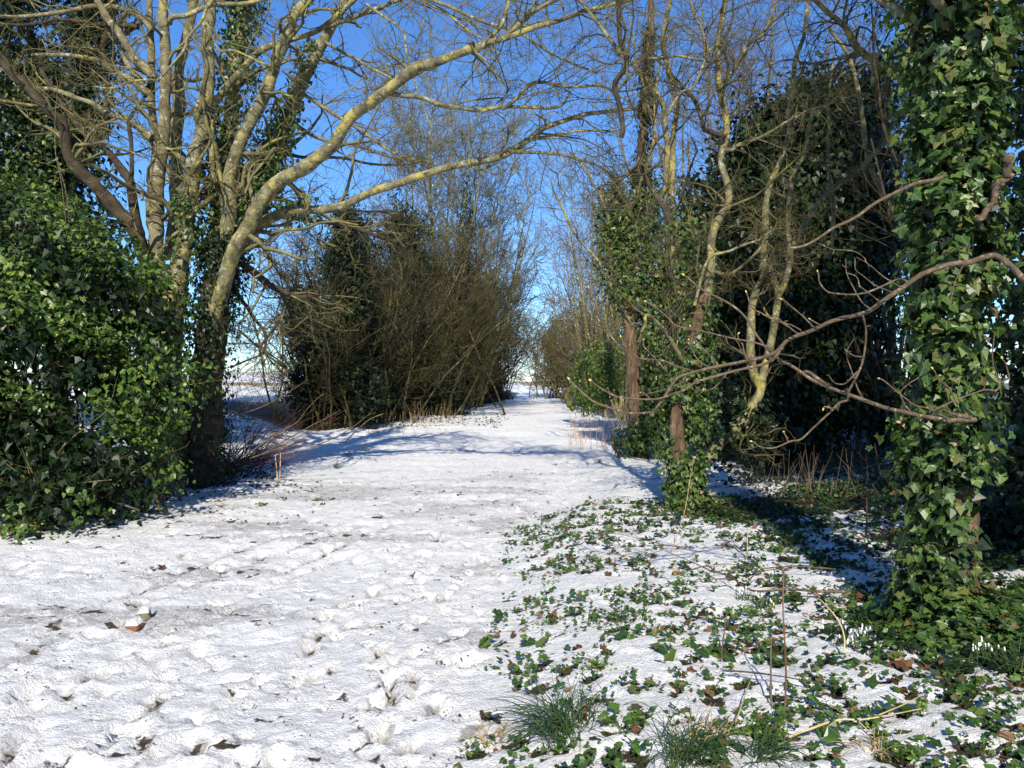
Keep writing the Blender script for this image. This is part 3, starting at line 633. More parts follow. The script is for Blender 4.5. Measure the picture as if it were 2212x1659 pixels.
def broom(label, loc, h, nstem, fan, mat_tw, mat_st='bark_lichen', ivy=0, dens=1.0, lean=(0, 0), group=None, rmin=.011, r0=.10, name='bare_tree', levels=3, aa=.75, tz=.05):
    loc = np.array([loc[0], loc[1], float(base(loc[0], loc[1]))]); root = thing(name, label, 'tree', loc, group)
    n = nstem; st = loc + np.c_[rng.normal(0, .25, n), rng.normal(0, .3, n), np.full(n, -.05)]
    d = nrm(np.c_[rng.normal(lean[0], fan, n), rng.normal(lean[1], fan, n), np.ones(n)]); ln = (h * rng.uniform(.7, 1.0, n)[:, None]) / 10; P = [st]; q = st
    for k in range(10): q = q + d * ln; d = nrm(d + rng.normal(size=(n, 3)) * .05 + np.array([0, 0, .02])); P.append(q)
    P = np.stack(P, 1); rr = rng.uniform(.6, 1, n)[:, None] * r0 * np.linspace(1, .16, 11)
    for k in range(n):
        b = Bag(); b.tubes(P[k:k + 1], rr[k:k + 1], 7, .04); b.obj('stem' if k else 'trunk', M[mat_st], root)
    c1, r1 = grow(P, rr, int(16 * dens), .15, 1, h * .24, aa, 6, .16, (0, 0, tz), .42, rmin * 1.4)
    c2, r2 = grow(c1, r1, int(8 * dens), .15, 1, h * .10, .7, 3, .22, (0, 0, .06), .5, rmin)
    b = Bag(); b.tubes(c1, r1, 3); b.tubes(c2, r2, 3)
    if levels > 2: c3, r3 = grow(c2, r2, int(2 * dens), .2, 1, h * .05, .5, 3, .12, (0, 0, .1), .6, rmin * .8); b.tubes(c3, r3, 3)
    b.obj('twigs', M[mat_tw], root, 'stuff')
    if ivy:
        pp, oo = [], []
        for k in range(min(3, n)):
            a, c = along(P[k, :8], ivy // 3, lambda t: .26 - .12 * t, 9, .12); pp.append(a); oo.append(c)
        put_leaves(root, np.vstack(pp), np.vstack(oo), rng.uniform(.07, .12, len(np.vstack(pp))), M['ivy_far'], 'far')
    return root, P, rr
broom('tall bare tree with ivied stems, the highest of the left hedge', (-3.6, 42.0), 19.0, 12, .20, 'twig_olive', 'bark_lichen', 4800, 1.2, group='bare trees of the left hedge', rmin=.014)
broom('bare fan-shaped tree of the left hedge leaning right over the path', (-2.0, 48.0), 15.5, 12, .30, 'twig_olive', 'bark_lichen', 3000, 1.2, (.16, 0), group='bare trees of the left hedge', rmin=.014)
broom('smaller bare tree of the left hedge just left of the tallest one', (-5.6, 37.5), 11, 8, .28, 'twig_grey', 'bark_lichen', 600, 1.0, group='bare trees of the left hedge')
broom('bare tree far along the left hedge, its twigs meeting those across the path', (-2.6, 62.0), 15, 9, .24, 'twig_olive', 'bark_lichen', 900, .9, (.10, 0), group='bare trees of the left hedge', rmin=.012)

# reed stalks and lone stalks
def stalks(name, label, cat, pts, h, material, wd=.004, lean=.12, kind='stuff'):
    n = len(pts); p = np.array(pts); d = nrm(np.c_[rng.normal(0, lean, n), rng.normal(0, lean, n), np.ones(n)]); ln = h * rng.uniform(.45, 1.15, n)[:, None] / 4; P = [p]
    for k in range(4): p = p + d * ln; d = nrm(d + rng.normal(size=(n, 3)) * .08); P.append(p)
    b = Bag(); b.tubes(np.stack(P, 1), np.full((n, 1), wd) * np.linspace(1, .35, 5), 3); o = b.obj(name, M[material], None, kind); tag(o, label, cat); return o
def scatter_px(n, x0, x1, y0, y1, f=None):
    out = []
    while len(out) < n:
        px, py = rng.uniform(x0, x1), rng.uniform(y0, y1)
        if f and not f(px, py): continue
        out.append(G(px, py))
    return out
stalks('reeds', 'pinkish dry reed stalks standing in snow along the right side of the path', None, scatter_px(240, 1228, 1362, 892, 978, lambda x, y: rng.random() < .3 + .7 * (x - 1228) / 130), .62, 'reed', .0055)
stalks('reeds', 'brown dry reed stalks at the foot of the left hedge', None, scatter_px(200, 800, 985, 880, 925), .75, 'reed', .006, .2)
stalks('dry_grass', 'sparse dry stems in the shaded snow in front of the left hedge', None, scatter_px(160, 690, 1000, 895, 945), .35, 'twig_grey', .004, .25)
stalks('dry_grass', 'dark dry stems on the shaded bank behind the leaning lichened tree', None, scatter_px(200, 1590, 1960, 950, 1080), .5, 'twig_grey', .004, .3)

# ================================================================== RIGHT SIDE beyond
shrub('hedge_bush', 'sunlit olive-brown bush where the right hedge closes on the bright end of the path', 'bush', (3.9, 70), 7.5, 2.8, 4.0, 'twig_olive', 40, 1.0, 3500, 'ivy_core', group='bushes of the right hedge', lsize=.16, rmin=.014)
shrub('hedge_bush', 'tan-twigged bush in the middle of the right hedge', 'bush', (5.4, 52), 6.8, 2.8, 4, 'twig_olive', 36, 1.0, 3500, 'ivy_core', group='bushes of the right hedge', lsize=.15, rmin=.012)
shrub('hedge_bush', 'brown bush behind the green ivy mound on the right of the path', 'bush', (6.2, 41), 5.2, 3.0, 4, 'twig_grey', 32, .95, 2500, group='bushes of the right hedge', rmin=.009)
shrub('hedge_bush', 'dark thicket right behind the brown-barked ivied tree', 'bush', (6.2, 27), 4.8, 3.2, 4, 'twig_dark', 30, .7, 4000, group='bushes of the right hedge')
shrub('hedge_bush', 'small leafless bush on the crest where the path meets the sky', 'bush', (4.3, 108), 2.6, 2.6, 2, 'twig_red', 24, .9, 0, rmin=.014)
broom('slender bare tree of the right hedge, nearest of the row beyond the ivied tree', (4.4, 34), 11.5, 8, .15, 'twig_olive', 'bark_lichen', 0, 1.0, group='bare trees of the right hedge', rmin=.008)
broom('bare tree of the right hedge above the brown bush', (4.6, 46), 13, 9, .17, 'twig_grey', 'bark_lichen', 0, 1.0, (-.06, 0), group='bare trees of the right hedge', rmin=.010)
broom('farthest bare tree of the right hedge beside the bright end of the path', (5.2, 60), 13, 9, .17, 'twig_grey', 'bark_lichen', 0, .9, (-.05, 0), group='bare trees of the right hedge', rmin=.012)
# green ivy mound right of the path
im = thing('ivy_mound', 'bright green ivy mound leaning over a mossy stump right of the path', 'bush', G(1290, 885))
dm = 27.0
E = [(*W(1290,775,dm), .62, .7, .62), (*W(1310,830,dm), .6, .7, .6), (*W(1262,850,dm-.4), .32, .5, .35), (*W(1275,870,dm-.3), .4, .5, .3), (*W(1330,790,dm+.6), .5, .6, .8), (*W(1250,800,dm), .22, .3, .3)]
p, o = blobs(E, 5000, 9, .12, (.7, 1.1)); p[:, 2] = np.maximum(p[:, 2], base(p[:, 0], p[:, 1]) + .02); put_leaves(im, p, o, rng.uniform(.06, .11, len(p)), M['ivy_adult'], 'far')
ms = thing('mossy_stump', 'short mossy leaning stump on the right edge of the path beside the ivy mound', 'stump', G(1236, 876))
limb(ms, [(1232,882),(1229,862),(1236,842),(1240,826)], 19, 8, 30, 30, M['moss_bark'], 9, 'trunk')

# brown-barked tree in a coat of ivy
D5 = 17.0
t5 = thing('ivy_clad_tree', 'ivy-coated tree with a bare reddish-brown stretch of trunk, right of the dry reeds', 'tree', G(1380, 968))
limb(t5, [(1378,985),(1374,900),(1368,820),(1364,740),(1358,660),(1362,580),(1372,480),(1385,380),(1392,250),(1398,120),(1402,0),(1405,-150)], 32, 12, D5, D5 + .4, M['bark_brown'], 12, 'trunk', .07)
L5 = [limb(t5, s, 9, 4, D5, D5 - .5, M['bark_lichen'], 7) for s in ([(1362,600),(1330,520),(1310,470),(1280,400),(1230,330)], [(1372,490),(1345,430),(1325,380)], [(1385,390),(1410,300),(1420,200),(1440,80)], [(1366,700),(1330,640),(1290,560),(1240,500),(1190,390)])]
P0, R0 = batch(L5); c1, r1 = grow(P0, R0, 12, .2, 1, 1.3, .8, 6, .22, (0, 0, .05), .5, .006); c2, r2 = grow(c1, r1, 6, .2, 1, .5, .8, 5, .25, (0, 0, .05), .6, .0045)
b = Bag(); b.tubes(c1, r1, 3); b.tubes(c2, r2, 3); b.obj('twigs', M['twig_olive'], t5, 'stuff')
E = [(*W(1325,440,D5), .30, .4, .45), (*W(1355,500,D5), .42, .5, .5), (*W(1330,560,D5), .35, .4, .4), (*W(1375,610,D5), .5, .5, .6), (*W(1400,700,D5+.1), .42, .5, .7), (*W(1425,820,D5), .42, .5, .7), (*W(1400,900,D5-.1), .35, .45, .45),
     (*W(1365,955,D5-.3), .32, .4, .25), (*W(1420,540,D5+.2), .4, .5, .7), (*W(1345,620,D5), .3, .4, .3), (*W(1430,950,D5-.4), .5, .5, .35), (*W(1395,430,D5+.2), .3, .3, .6), (*W(1450,640,D5+.5), .4, .5, .8), (*W(1460,860,D5+.3), .5, .5, .7), (*W(1320,500,D5), .25, .3, .4)]
E = [(a, b_, c, d_ * 1.18, e, f * 1.15) for a, b_, c, d_, e, f in E]
p, o = blobs(E, 17000, 10, .10, (.5, 1.1)); q = ~((np.abs(CX + p[:, 0] / p[:, 1] * F - 1368) < 17) & (p[:, 1] < D5 + .1) & (HY - (p[:, 2] - EYE) / p[:, 1] * F > 655) & (HY - (p[:, 2] - EYE) / p[:, 1] * F < 905))
p, o = p[q], o[q]; p[:, 2] = np.maximum(p[:, 2], base(p[:, 0], p[:, 1]) + .02)
put_leaves(t5, p, o, rng.uniform(.06, .11, len(p)), M['ivy_leaf'], 'adult', 300, rest='far')
p, o = along([W(1385,400,D5+.2), W(1392,280,D5+.3), W(1396,180,D5+.3), W(1400,60,D5+.4)], 1800, lambda t: .17 - .05 * t, 8, .05); put_leaves(t5, p, o, rng.uniform(.05, .08, len(p)), M['ivy_dark'], 'adult')

# ivied pole tree in the middle, with twisting lichened limbs
D6 = 9.3
t6 = thing('ivy_clad_tree', 'twisted tree whose ivy-wrapped foot stands on the snow edge, its peeling trunk torn brown', 'tree', G(1490, 1112))
limb(t6, [(1494,1125),(1482,1060),(1468,980),(1463,920),(1470,860),(1482,800),(1492,736),(1508,682),(1524,640)], 35, 24, D6, D6, M['bark_brown'], 14, 'trunk', .07, .004)
L6 = []
for s in [
 ([(1510,690),(1524,632),(1538,582),(1538,502),(1562,465),(1572,440),(1569,385),(1565,318),(1568,251),(1552,190),(1545,134),(1551,67),(1560,0),(1575,-120)], 20, 11, D6, D6+.3, 1),
 ([(1566,325),(1604,308),(1650,292),(1700,262),(1740,240)], 9, 4, D6, D6-.4, 1),
 ([(1562,300),(1530,285),(1514,268),(1491,214),(1471,194),(1440,150)], 12, 6, D6+.1, D6+.5, 0),
 ([(1550,190),(1590,150),(1620,100),(1650,70),(1680,0),(1700,-80)], 10, 5, D6+.1, D6-.3, 1),
 ([(1545,134),(1520,90),(1500,50),(1480,-20)], 8, 5, D6+.2, D6+.3, 1),
 ([(1490,740),(1470,650),(1456,560),(1460,460),(1457,400),(1452,300),(1455,230),(1449,170),(1436,100),(1445,0),(1450,-120)], 18, 8, D6+.2, D6+.6, 1),
 ([(1470,560),(1445,460),(1440,380),(1441,318),(1436,268),(1425,208),(1388,167),(1348,127),(1304,67),(1270,30),(1240,-10)], 14, 7, D6+.3, D6+.1, 1),
 ([(1341,298),(1338,234),(1334,181),(1352,142),(1343,94),(1338,0),(1335,-80)], 12, 9, D6-.3, D6-.5, 0),
 ([(1352,140),(1400,128),(1450,120),(1500,130),(1545,134)], 6, 5, D6-.3, D6+.1, 1),
 ([(1380,300),(1385,360),(1400,400),(1440,460),(1460,520)], 12, 9, D6+.2, D6+.2, 0),
 ([(1440,250),(1470,200),(1500,180),(1530,120),(1560,100)], 7, 4, D6, D6-.2, 1),
 ([(1500,660),(1530,560),(1580,545),(1640,520),(1665,490)], 8, 4, D6-.2, D6-.6, 1),
 ([(1495,640),(1450,600),(1400,590),(1370,560)], 7, 3, D6-.1, D6-.4, 0),
 ([(1476,780),(1440,720),(1400,680),(1392,700),(1385,720)], 9, 6, D6-.2, D6-.6, 1),
 ]: L6.append(limb(t6, *s[:5], B_ if s[5] else M['bark_dark'], 8, jit=.016))
P0, R0 = batch(L6); c1, r1 = grow(P0, R0, 12, .1, 1, .95, .95, 7, .36, (0, 0, .04), .45, .005)
c2, r2 = grow(c1, r1, 7, .2, 1, .40, .9, 4, .36, (0, 0, .05), .5, .0028); c3, r3 = grow(c2, r2, 4, .3, 1, .16, .8, 3, .3, (0, 0, .07), .6, .0020)
b = Bag(); b.tubes(c1, r1, 4); b.tubes(c2, r2, 3); b.tubes(c3, r3, 3); b.obj('twigs', M['twig_mid'], t6, 'stuff')
pa, oa = along([W(1496,1130,D6), W(1490,1085,D6), W(1482,1050,D6), W(1474,1000,D6)], 1500, lambda t: .23 - .09 * t, 8, .05)
pb, ob = along([W(1478,1010,D6+.12), W(1490,900,D6+.15), W(1496,800,D6+.1), W(1500,720,D6+.1), W(1500,600,D6+.2), W(1480,480,D6+.3)], 2600, lambda t: .22 - .06 * t, 9, .07)
pc, oc = along([W(1462,870,D6), W(1478,800,D6), W(1490,740,D6)], 500, lambda t: .13, 8, .05)
p = np.vstack([pa, pb, pc]); o = np.vstack([oa, ob, oc]); put_leaves(t6, p, o, rng.uniform(.035, .07, len(p)), M['ivy_leaf'], 'ivy', 300)

# leaning lichened tree
D7 = 11.0
t7 = thing('leaning_tree', 'lichen-yellowed tree leaning out of the shaded ivy with two crooked stems', 'tree', G(1530, 1015))
L7 = []
for i, s in enumerate([
 ([(1512,1010),(1538,977),(1588,927),(1622,883),(1642,840),(1630,812),(1619,766),(1621,692),(1635,626),(1648,599)], 26, 15, D7, D7),
 ([(1640,842),(1650,800),(1658,766),(1672,699),(1682,632),(1672,599),(1652,565),(1640,520)], 18, 13, D7, D7+.2),
 ([(1648,599),(1650,540),(1652,469),(1662,402),(1685,351),(1702,301),(1706,251),(1705,201),(1715,134),(1740,60),(1750,-40),(1755,-180)], 14, 8, D7, D7+.4),
 ([(1680,640),(1705,560),(1700,460),(1712,385),(1735,335),(1749,268),(1762,207),(1789,161),(1856,110)], 13, 6, D7+.2, D7-.3),
 ([(1690,600),(1722,519),(1772,435),(1833,385),(1873,345),(1913,308),(1940,251)], 14, 8, D7+.4, D7+1),
 ([(1966,194),(1923,151),(1856,110),(1823,60),(1790,30),(1756,5),(1700,-40)], 18, 7, D7-.6, D7-1.2),
 ([(1856,112),(1800,130),(1750,140),(1700,130),(1640,150)], 7, 3, D7-.8, D7-1),
 ([(1840,100),(1820,50),(1830,0),(1840,-80)], 7, 4, D7-.8, D7-.6),
 ([(1940,480),(1900,400),(1870,300),(1850,200),(1830,120),(1790,60)], 14, 6, D7+1, D7+1),
 ([(1538,585),(1580,590),(1620,560),(1680,480)], 8, 5, D7-.4, D7-.8),
 ([(1790,560),(1795,450),(1788,330),(1790,230),(1800,120)], 9, 5, D7+.8, D7+.8),
 ]): L7.append(limb(t7, *s, B_, 9, 'trunk' if i == 0 else 'limb', .07, .010))
P0, R0 = batch(L7); c1, r1 = grow(P0, R0, 9, .15, 1, 1.0, .9, 7, .32, (0, 0, .05), .45, .005)
c2, r2 = grow(c1, r1, 7, .2, 1, .45, .85, 4, .32, (0, 0, .07), .5, .003); c3, r3 = grow(c2, r2, 4, .3, 1, .2, .7, 3, .25, (0, 0, .1), .6, .0022)
b = Bag(); b.tubes(c1, r1, 4); b.tubes(c2, r2, 3); b.tubes(c3, r3, 3); b.obj('twigs', M['twig_mid'], t7, 'stuff')
E = [(*W(1590,960,D7), .5, .5, .35), (*W(1620,900,D7+.2), .3, .4, .35), (*W(1560,860,D7+.3), .35, .4, .5)]
p, o = blobs(E, 1500, 9, .1, (.4, 1.1)); p[:, 2] = np.maximum(p[:, 2], base(p[:, 0], p[:, 1]) + .02); put_leaves(t7, p, o, rng.uniform(.045, .08, len(p)), M['ivy_dark'], 'ivy')

# the dark ivied thicket behind
def thicket(label, E, n, size, gpx, group=None, mat_='ivy_dark', stems=18):
    E = np.array(E, float); root = thing('ivy_thicket', label, 'thicket', G(*gpx) + np.array([0, 3, .1]), group)
    p, o = blobs(E, n, 10, .16, (.35, 1.12)); p[:, 2] = np.maximum(p[:, 2], base(p[:, 0], p[:, 1]) + .03)
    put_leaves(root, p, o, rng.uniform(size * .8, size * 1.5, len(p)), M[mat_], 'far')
    st = []
    for k in range(stems):
        c = E[rng.integers(len(E)), :3]; bs = np.array([c[0] + rng.normal(.15, .25), c[1] + rng.normal(0, .3), 0]); bs[2] = base(bs[0], bs[1]) - .05
        st.append(spline([bs, (bs + c) / 2 + rng.normal(0, .25, 3), c, c + np.array([rng.normal(0, .5), rng.normal(0, .3), rng.uniform(.8, 2.2)])], 14))
    st = np.stack(st); sr = np.full((stems, 1), .035) * np.linspace(1, .25, 14); b = Bag(); b.tubes(st, sr, 5); b.obj('stems', M['bark_dark'], root, 'stuff')
    c1, r1 = grow(st, sr, 16, .25, 1, 1.5, .7, 5, .15, (0, 0, .12), .4, .007); c2, r2 = grow(c1, r1, 6, .2, 1, .6, .6, 4, .2, (0, 0, .1), .5, .005)
    b = Bag(); b.tubes(c1, r1, 3); b.tubes(c2, r2, 3); b.obj('twigs', M['twig_dark'], root, 'stuff'); return root
Dt = 16.0
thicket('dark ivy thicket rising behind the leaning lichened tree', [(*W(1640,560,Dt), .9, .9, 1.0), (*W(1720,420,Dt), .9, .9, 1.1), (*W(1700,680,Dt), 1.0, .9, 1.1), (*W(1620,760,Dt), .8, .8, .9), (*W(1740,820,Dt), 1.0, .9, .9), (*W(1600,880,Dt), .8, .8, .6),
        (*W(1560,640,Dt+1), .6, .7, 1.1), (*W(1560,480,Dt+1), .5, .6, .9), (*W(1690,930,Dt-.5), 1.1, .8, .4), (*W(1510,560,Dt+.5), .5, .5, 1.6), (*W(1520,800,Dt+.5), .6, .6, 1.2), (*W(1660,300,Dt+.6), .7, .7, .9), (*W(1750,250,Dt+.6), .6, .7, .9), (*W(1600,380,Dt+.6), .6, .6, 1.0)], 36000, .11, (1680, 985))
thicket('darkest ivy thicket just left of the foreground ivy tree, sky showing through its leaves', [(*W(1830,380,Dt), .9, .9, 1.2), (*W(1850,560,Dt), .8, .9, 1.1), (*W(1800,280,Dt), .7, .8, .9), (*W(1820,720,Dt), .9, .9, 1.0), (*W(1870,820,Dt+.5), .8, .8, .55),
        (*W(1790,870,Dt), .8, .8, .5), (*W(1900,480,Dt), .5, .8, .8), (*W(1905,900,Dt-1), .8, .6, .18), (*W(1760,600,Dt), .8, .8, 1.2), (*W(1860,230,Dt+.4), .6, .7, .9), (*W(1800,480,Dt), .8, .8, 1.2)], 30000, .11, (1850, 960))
# tall fine-twigged trees behind the thickets
broom('tall thin-twigged tree standing behind the dark ivy thicket', (6.4, 19.5), 11.5, 8, .22, 'twig_grey', 'bark_lichen', 0, 1.1, group='bare trees behind the thickets', rmin=.005, r0=.07, levels=3)
broom('tall thin-twigged tree behind the twisted tree, left of the thickets', (4.3, 18.5), 11, 7, .22, 'twig_grey', 'bark_lichen', 0, 1.0, group='bare trees behind the thickets', rmin=.005, r0=.07, levels=3)
broom('tall thin-twigged tree between the thickets and the foreground ivy tree', (8.7, 18.5), 10.5, 8, .22, 'twig_dark', 'bark_dark', 0, 1.0, group='bare trees behind the thickets', rmin=.005, r0=.06, levels=3)
def ivied(label, loc, h, z0, rad, n):  # trees added around the frame edges to shade the thickets and left hedge
    loc = np.array([loc[0], loc[1], float(base(loc[0], loc[1]))]); root = thing('ivy_clad_tree', label, 'tree', loc)
    path = spline([loc + [0, 0, -.2], loc + [.1, 0, h * .4], loc + [-.1, .1, h * .75], loc + [0, 0, h]], 20); b = Bag(); b.tubes(path[None], np.linspace(.22, .05, 20)[None], 10, .04); b.obj('trunk', M['bark_dark'], root)
    E = [(loc[0] + rng.normal(0, rad * .5), loc[1] + rng.normal(0, rad * .4), loc[2] + z, rad * rng.uniform(.5, .8), rad * .7, (h - z0) * .13) for z in np.linspace(z0, h, 9)]
    p, o = blobs(E, n, 12, .16, (.4, 1.1)); pa, oa = along(path, n // 3, lambda t: .35, 10, .1); p = np.vstack([p, pa]); o = np.vstack([o, oa]); put_leaves(root, p, o, rng.uniform(.12, .2, len(p)), M['ivy_dark'], 'far')
ivied('tall ivied tree added out of view beside the photographer to shade the right bank', (4.7, .6), 12, 3.2, 1.3, 8000)
ivied('second tall ivied tree, added out of view on the right bank to shade the thickets', (6.6, 6.4), 11.5, 2.0, 1.5, 7000)
ivied('third tall ivied tree, added out of view farther right to shade the thickets', (8.6, 8.2), 11.5, 1.5, 1.6, 6000)
ivied('tall ivied tree added beyond the left edge, behind the ivy bush, to shade the left hedge', (-10.2, 13.5), 12, 3.0, 1.9, 7000)
ivied('tall ivied tree added at the left edge behind the far ivied tree to shade the left hedge', (-11.6, 17.5), 12, 3.0, 2.0, 7000)
# old post in the gap
pg = W(1915, 905, 15.0); fp = thing('fence_post', 'old dark wooden post in the snowy gap beside the foreground ivy tree', 'post', (pg[0], pg[1], float(base(pg[0], pg[1]))))
zb = float(base(pg[0], pg[1])); b = Bag(); b.tubes(np.array([[[pg[0], pg[1], zb - .2], [pg[0] + .01, pg[1], zb + .45], [pg[0], pg[1], zb + .95], [pg[0], pg[1], zb + 1.0]]]), np.array([[.07, .066, .064, .0]]), 8, .05); b.obj('post', M['bark_dark'], fp)

# ================================================================== RIGHT FOREGROUND ivy tree
D8 = 4.75
g8 = W(2062, 1380, D8); g8[2] = base(g8[0], g8[1])
t8 = thing('ivy_clad_tree', 'nearest tree, its trunk cloaked in large glossy ivy leaves at the right of the picture', 'tree', g8)
limb(t8, [(2078,1440),(2078,1300),(2078,1150),(2074,1000),(2070,800),(2068,500),(2072,200),(2075,-100),(2080,-500),(2085,-900)], 74, 30, D8 + .04, D8 + .1, M['bark_brown'], 16, 'trunk', .05)
limb(t8, [(2050,70),(2040,44),(2028,15),(2013,-10),(1990,-60),(1950,-200)], 24, 16, D8 + .02, D8 - .3, B_, 10)
limb(t8, [(2000,66),(1993,60),(1965,40),(1940,23),(1900,0),(1850,-25),(1780,-80)], 20, 10, D8 + .3, D8 + .5, B_, 9)
limb(t8, [(2105,470),(2124,452),(2151,432),(2150,412),(2147,395),(2166,392),(2184,385),(2180,365),(2172,348)], 13, 19, D8 - .24, D8 - .27, M['branch_tan'], 10, 'vine', .2, .03)
pa, oa = along([W(2050,1345,D8), W(2045,1200,D8), W(2042,1050,D8), W(2048,900,D8), W(2058,700,D8), W(2062,500,D8), W(2070,250,D8), W(2072,0,D8), W(2078,-250,D8)], 8600, lambda t: .195 + .03 * math.sin(t * 23) - .02 * (1 - t) + .03 * t, 7, .05, .3)
q = ~((oa[:, 1] < .25) & (oa[:, 0] > .1) & (pa[:, 2] < EYE - (1035 - HY) / F * D8) & (pa[:, 2] > EYE - (1265 - HY) / F * D8))
q &= ~((oa[:, 0] > .55) & (pa[:, 2] < EYE - (1035 - HY) / F * D8))
q &= fbm(pa[:, 0] * 7, pa[:, 2] * 6, 19, 2) > -.36
pa, oa = pa[q], oa[q]
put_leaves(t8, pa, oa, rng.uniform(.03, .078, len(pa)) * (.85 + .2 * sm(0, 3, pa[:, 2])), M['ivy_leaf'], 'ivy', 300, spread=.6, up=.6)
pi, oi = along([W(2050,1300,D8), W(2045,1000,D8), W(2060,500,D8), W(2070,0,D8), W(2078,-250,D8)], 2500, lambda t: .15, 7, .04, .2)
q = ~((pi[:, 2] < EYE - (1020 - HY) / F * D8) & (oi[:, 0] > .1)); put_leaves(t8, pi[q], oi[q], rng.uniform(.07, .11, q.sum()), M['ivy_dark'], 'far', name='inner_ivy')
pb, ob = blobs([(2.5, 4.75, .28, .34, .34, .22), (2.78, 4.6, .22, .42, .4, .16), (2.35, 4.5, .18, .3, .3, .12), (3.1, 4.7, .25, .5, .4, .18), (2.85, 4.25, .12, .35, .3, .1)], 2600, 8, .05, (.6, 1.1))
pb[:, 2] = np.maximum(pb[:, 2], base(pb[:, 0], pb[:, 1]) + .03)
put_leaves(t8, pb, ob, rng.uniform(.035, .075, len(pb)), M['ivy_leaf'], 'ivy', 0, up=.9)
# ivied trunk at the right edge
t9 = thing('ivy_clad_tree', 'dark ivied trunk half cut off by the right edge of the picture', 'tree', (4.4, 6.6, float(base(4.4, 6.6))))
limb(t9, [(2290,1260),(2290,900),(2280,500),(2275,100),(2270,-300),(2265,-700)], 70, 50, 6.6, 6.6, M['bark_dark'], 12, 'trunk')
p, o = along([W(2285,1260,6.6), W(2280,900,6.6), W(2272,500,6.6), W(2270,100,6.6), W(2268,-400,6.6)], 4200, lambda t: .36 + .05 * math.sin(19 * t), 9, .07)
put_leaves(t9, p, o, rng.uniform(.05, .09, len(p)), M['ivy_dark'], 'ivy')
E = [(4.3, 6.4, .55, .5, .5, .35), (4.0, 5.9, .35, .45, .5, .2), (3.8, 6.8, .45, .4, .5, .22), (4.6, 5.8, .5, .5, .6, .3)]
p, o = blobs(E, 2600, 9, .07, (.5, 1.1)); p[:, 2] = np.maximum(p[:, 2], base(p[:, 0], p[:, 1]) + .03); put_leaves(t9, p, o, rng.uniform(.04, .08, len(p)), M['ivy_dark'], 'ivy', up=.9)
# ivied tree behind the nearest one, upper right
t10 = thing('ivy_clad_tree', 'ivy-hung tree just behind the nearest ivy tree, dark against the sky at the top', 'tree', (4.05, 8.3, float(base(4.05, 8.3))))
limb(t10, [(2010,1200),(2005,900),(1998,600),(1985,300),(1965,0),(1950,-300),(1940,-600)], 30, 20, 8.3, 8.3, M['bark_dark'], 10, 'trunk')
E = [(*W(1955,90,8.3), .28, .35, .5), (*W(1960,-80,8.3), .35, .4, .55), (*W(1985,230,8.3), .18, .3, .5), (*W(1990,420,8.3), .17, .3, .6), (*W(2000,640,8.3), .2, .3, .6), (*W(1960,-350,8.3), .5, .5, .9), (*W(2010,880,8.3), .2, .3, .6), (*W(2190,300,8.3), .5, .5, 1.3), (*W(2190,700,8.3), .45, .5, 1.2)]
p, o = blobs(E, 7000, 9, .08, (.5, 1.15)); put_leaves(t10, p, o, rng.uniform(.05, .085, len(p)), M['ivy_leaf'], 'adult', 0)
L10 = [limb(t10, s, 9, 4, 8.3, 8.5, M['bark_dark'], 7) for s in ([(1990,400),(1930,330),(1900,250),(1890,120),(1900,0)], [(1995,600),(1950,520),(1920,480),(1880,300)])]
P0, R0 = batch(L10); c1, r1 = grow(P0, R0, 16, .1, 1, .9, .7, 6, .15, (0, 0, .1), .5, .004); c2, r2 = grow(c1, r1, 6, .2, 1, .4, .6, 4, .2, (0, 0, .1), .5, .0026)
b = Bag(); b.tubes(c1, r1, 3); b.tubes(c2, r2, 3); b.obj('twigs', M['twig_dark'], t10, 'stuff')

# ================================================================== branches reaching in from the right
BUD_V = None
def bud_mesh():
    k, n = 6, 5; v = []; rr = [.25, .8, 1, .7, .12]; zz = [0, .25, .5, .8, 1.1]
    for i in range(n):
        for j in range(k): v.append((rr[i] * math.cos(j * math.tau / k), rr[i] * math.sin(j * math.tau / k), zz[i] * 3.0))
    f = [(i * k + j, i * k + (j + 1) % k, (i + 1) * k + (j + 1) % k, (i + 1) * k + j) for i in range(n - 1) for j in range(k)]
    return make_mesh('bud', np.array(v), np.array(f), M['bud'])
BUD = bud_mesh()
def add_bud(root, s, r):
    o = bpy.data.objects.new('bud', BUD); C.objects.link(o); o.parent = root
    d = Vector(s[-1] - s[-2]).normalized(); o.rotation_euler = d.to_track_quat('Z', 'Y').to_euler(); o.scale = (r, r, r); o.location = Vector(s[-1] - np.array(root.location)) - d * r * .5
def over(name, label, main, subs, mt='branch_tan', loc=None):
    root = thing(name, label, 'branch', W(*main[0][0], main[3])); n = 0
    for i, (px, w0, w1, d0, d1, bud) in enumerate([(main[0], main[1], main[2], main[3], main[4], main[5])] + subs):
        s = limb_pts(px, d0, d1, len(px) * 5, .008); k = len(s); r = .74 * np.linspace(w0 / 2 / F * d0, w1 / 2 / F * d1, k) * (1 + .10 * (rng.random(k) < .15))
        b = Bag(); b.tubes(s[None], r[None], 8, .04); b.obj('branch' if i == 0 else 'side_branch', M[mt], root)
        if bud: add_bud(root, s, max(r[-1] * 1.55, .004))
        if w0 < 9:
            for t in rng.uniform(.15, .9, 2):          # bud scars and spurs
                j = int(t * (k - 2)); e = s[j] + nrm(rng.normal(size=3)) * .025; sp = np.stack([s[j], (s[j] + e) / 2, e]); b = Bag(); b.tubes(sp[None], np.array([[.003, .003, .0025]]), 4); b.obj('spur', M[mt], root)
    return root
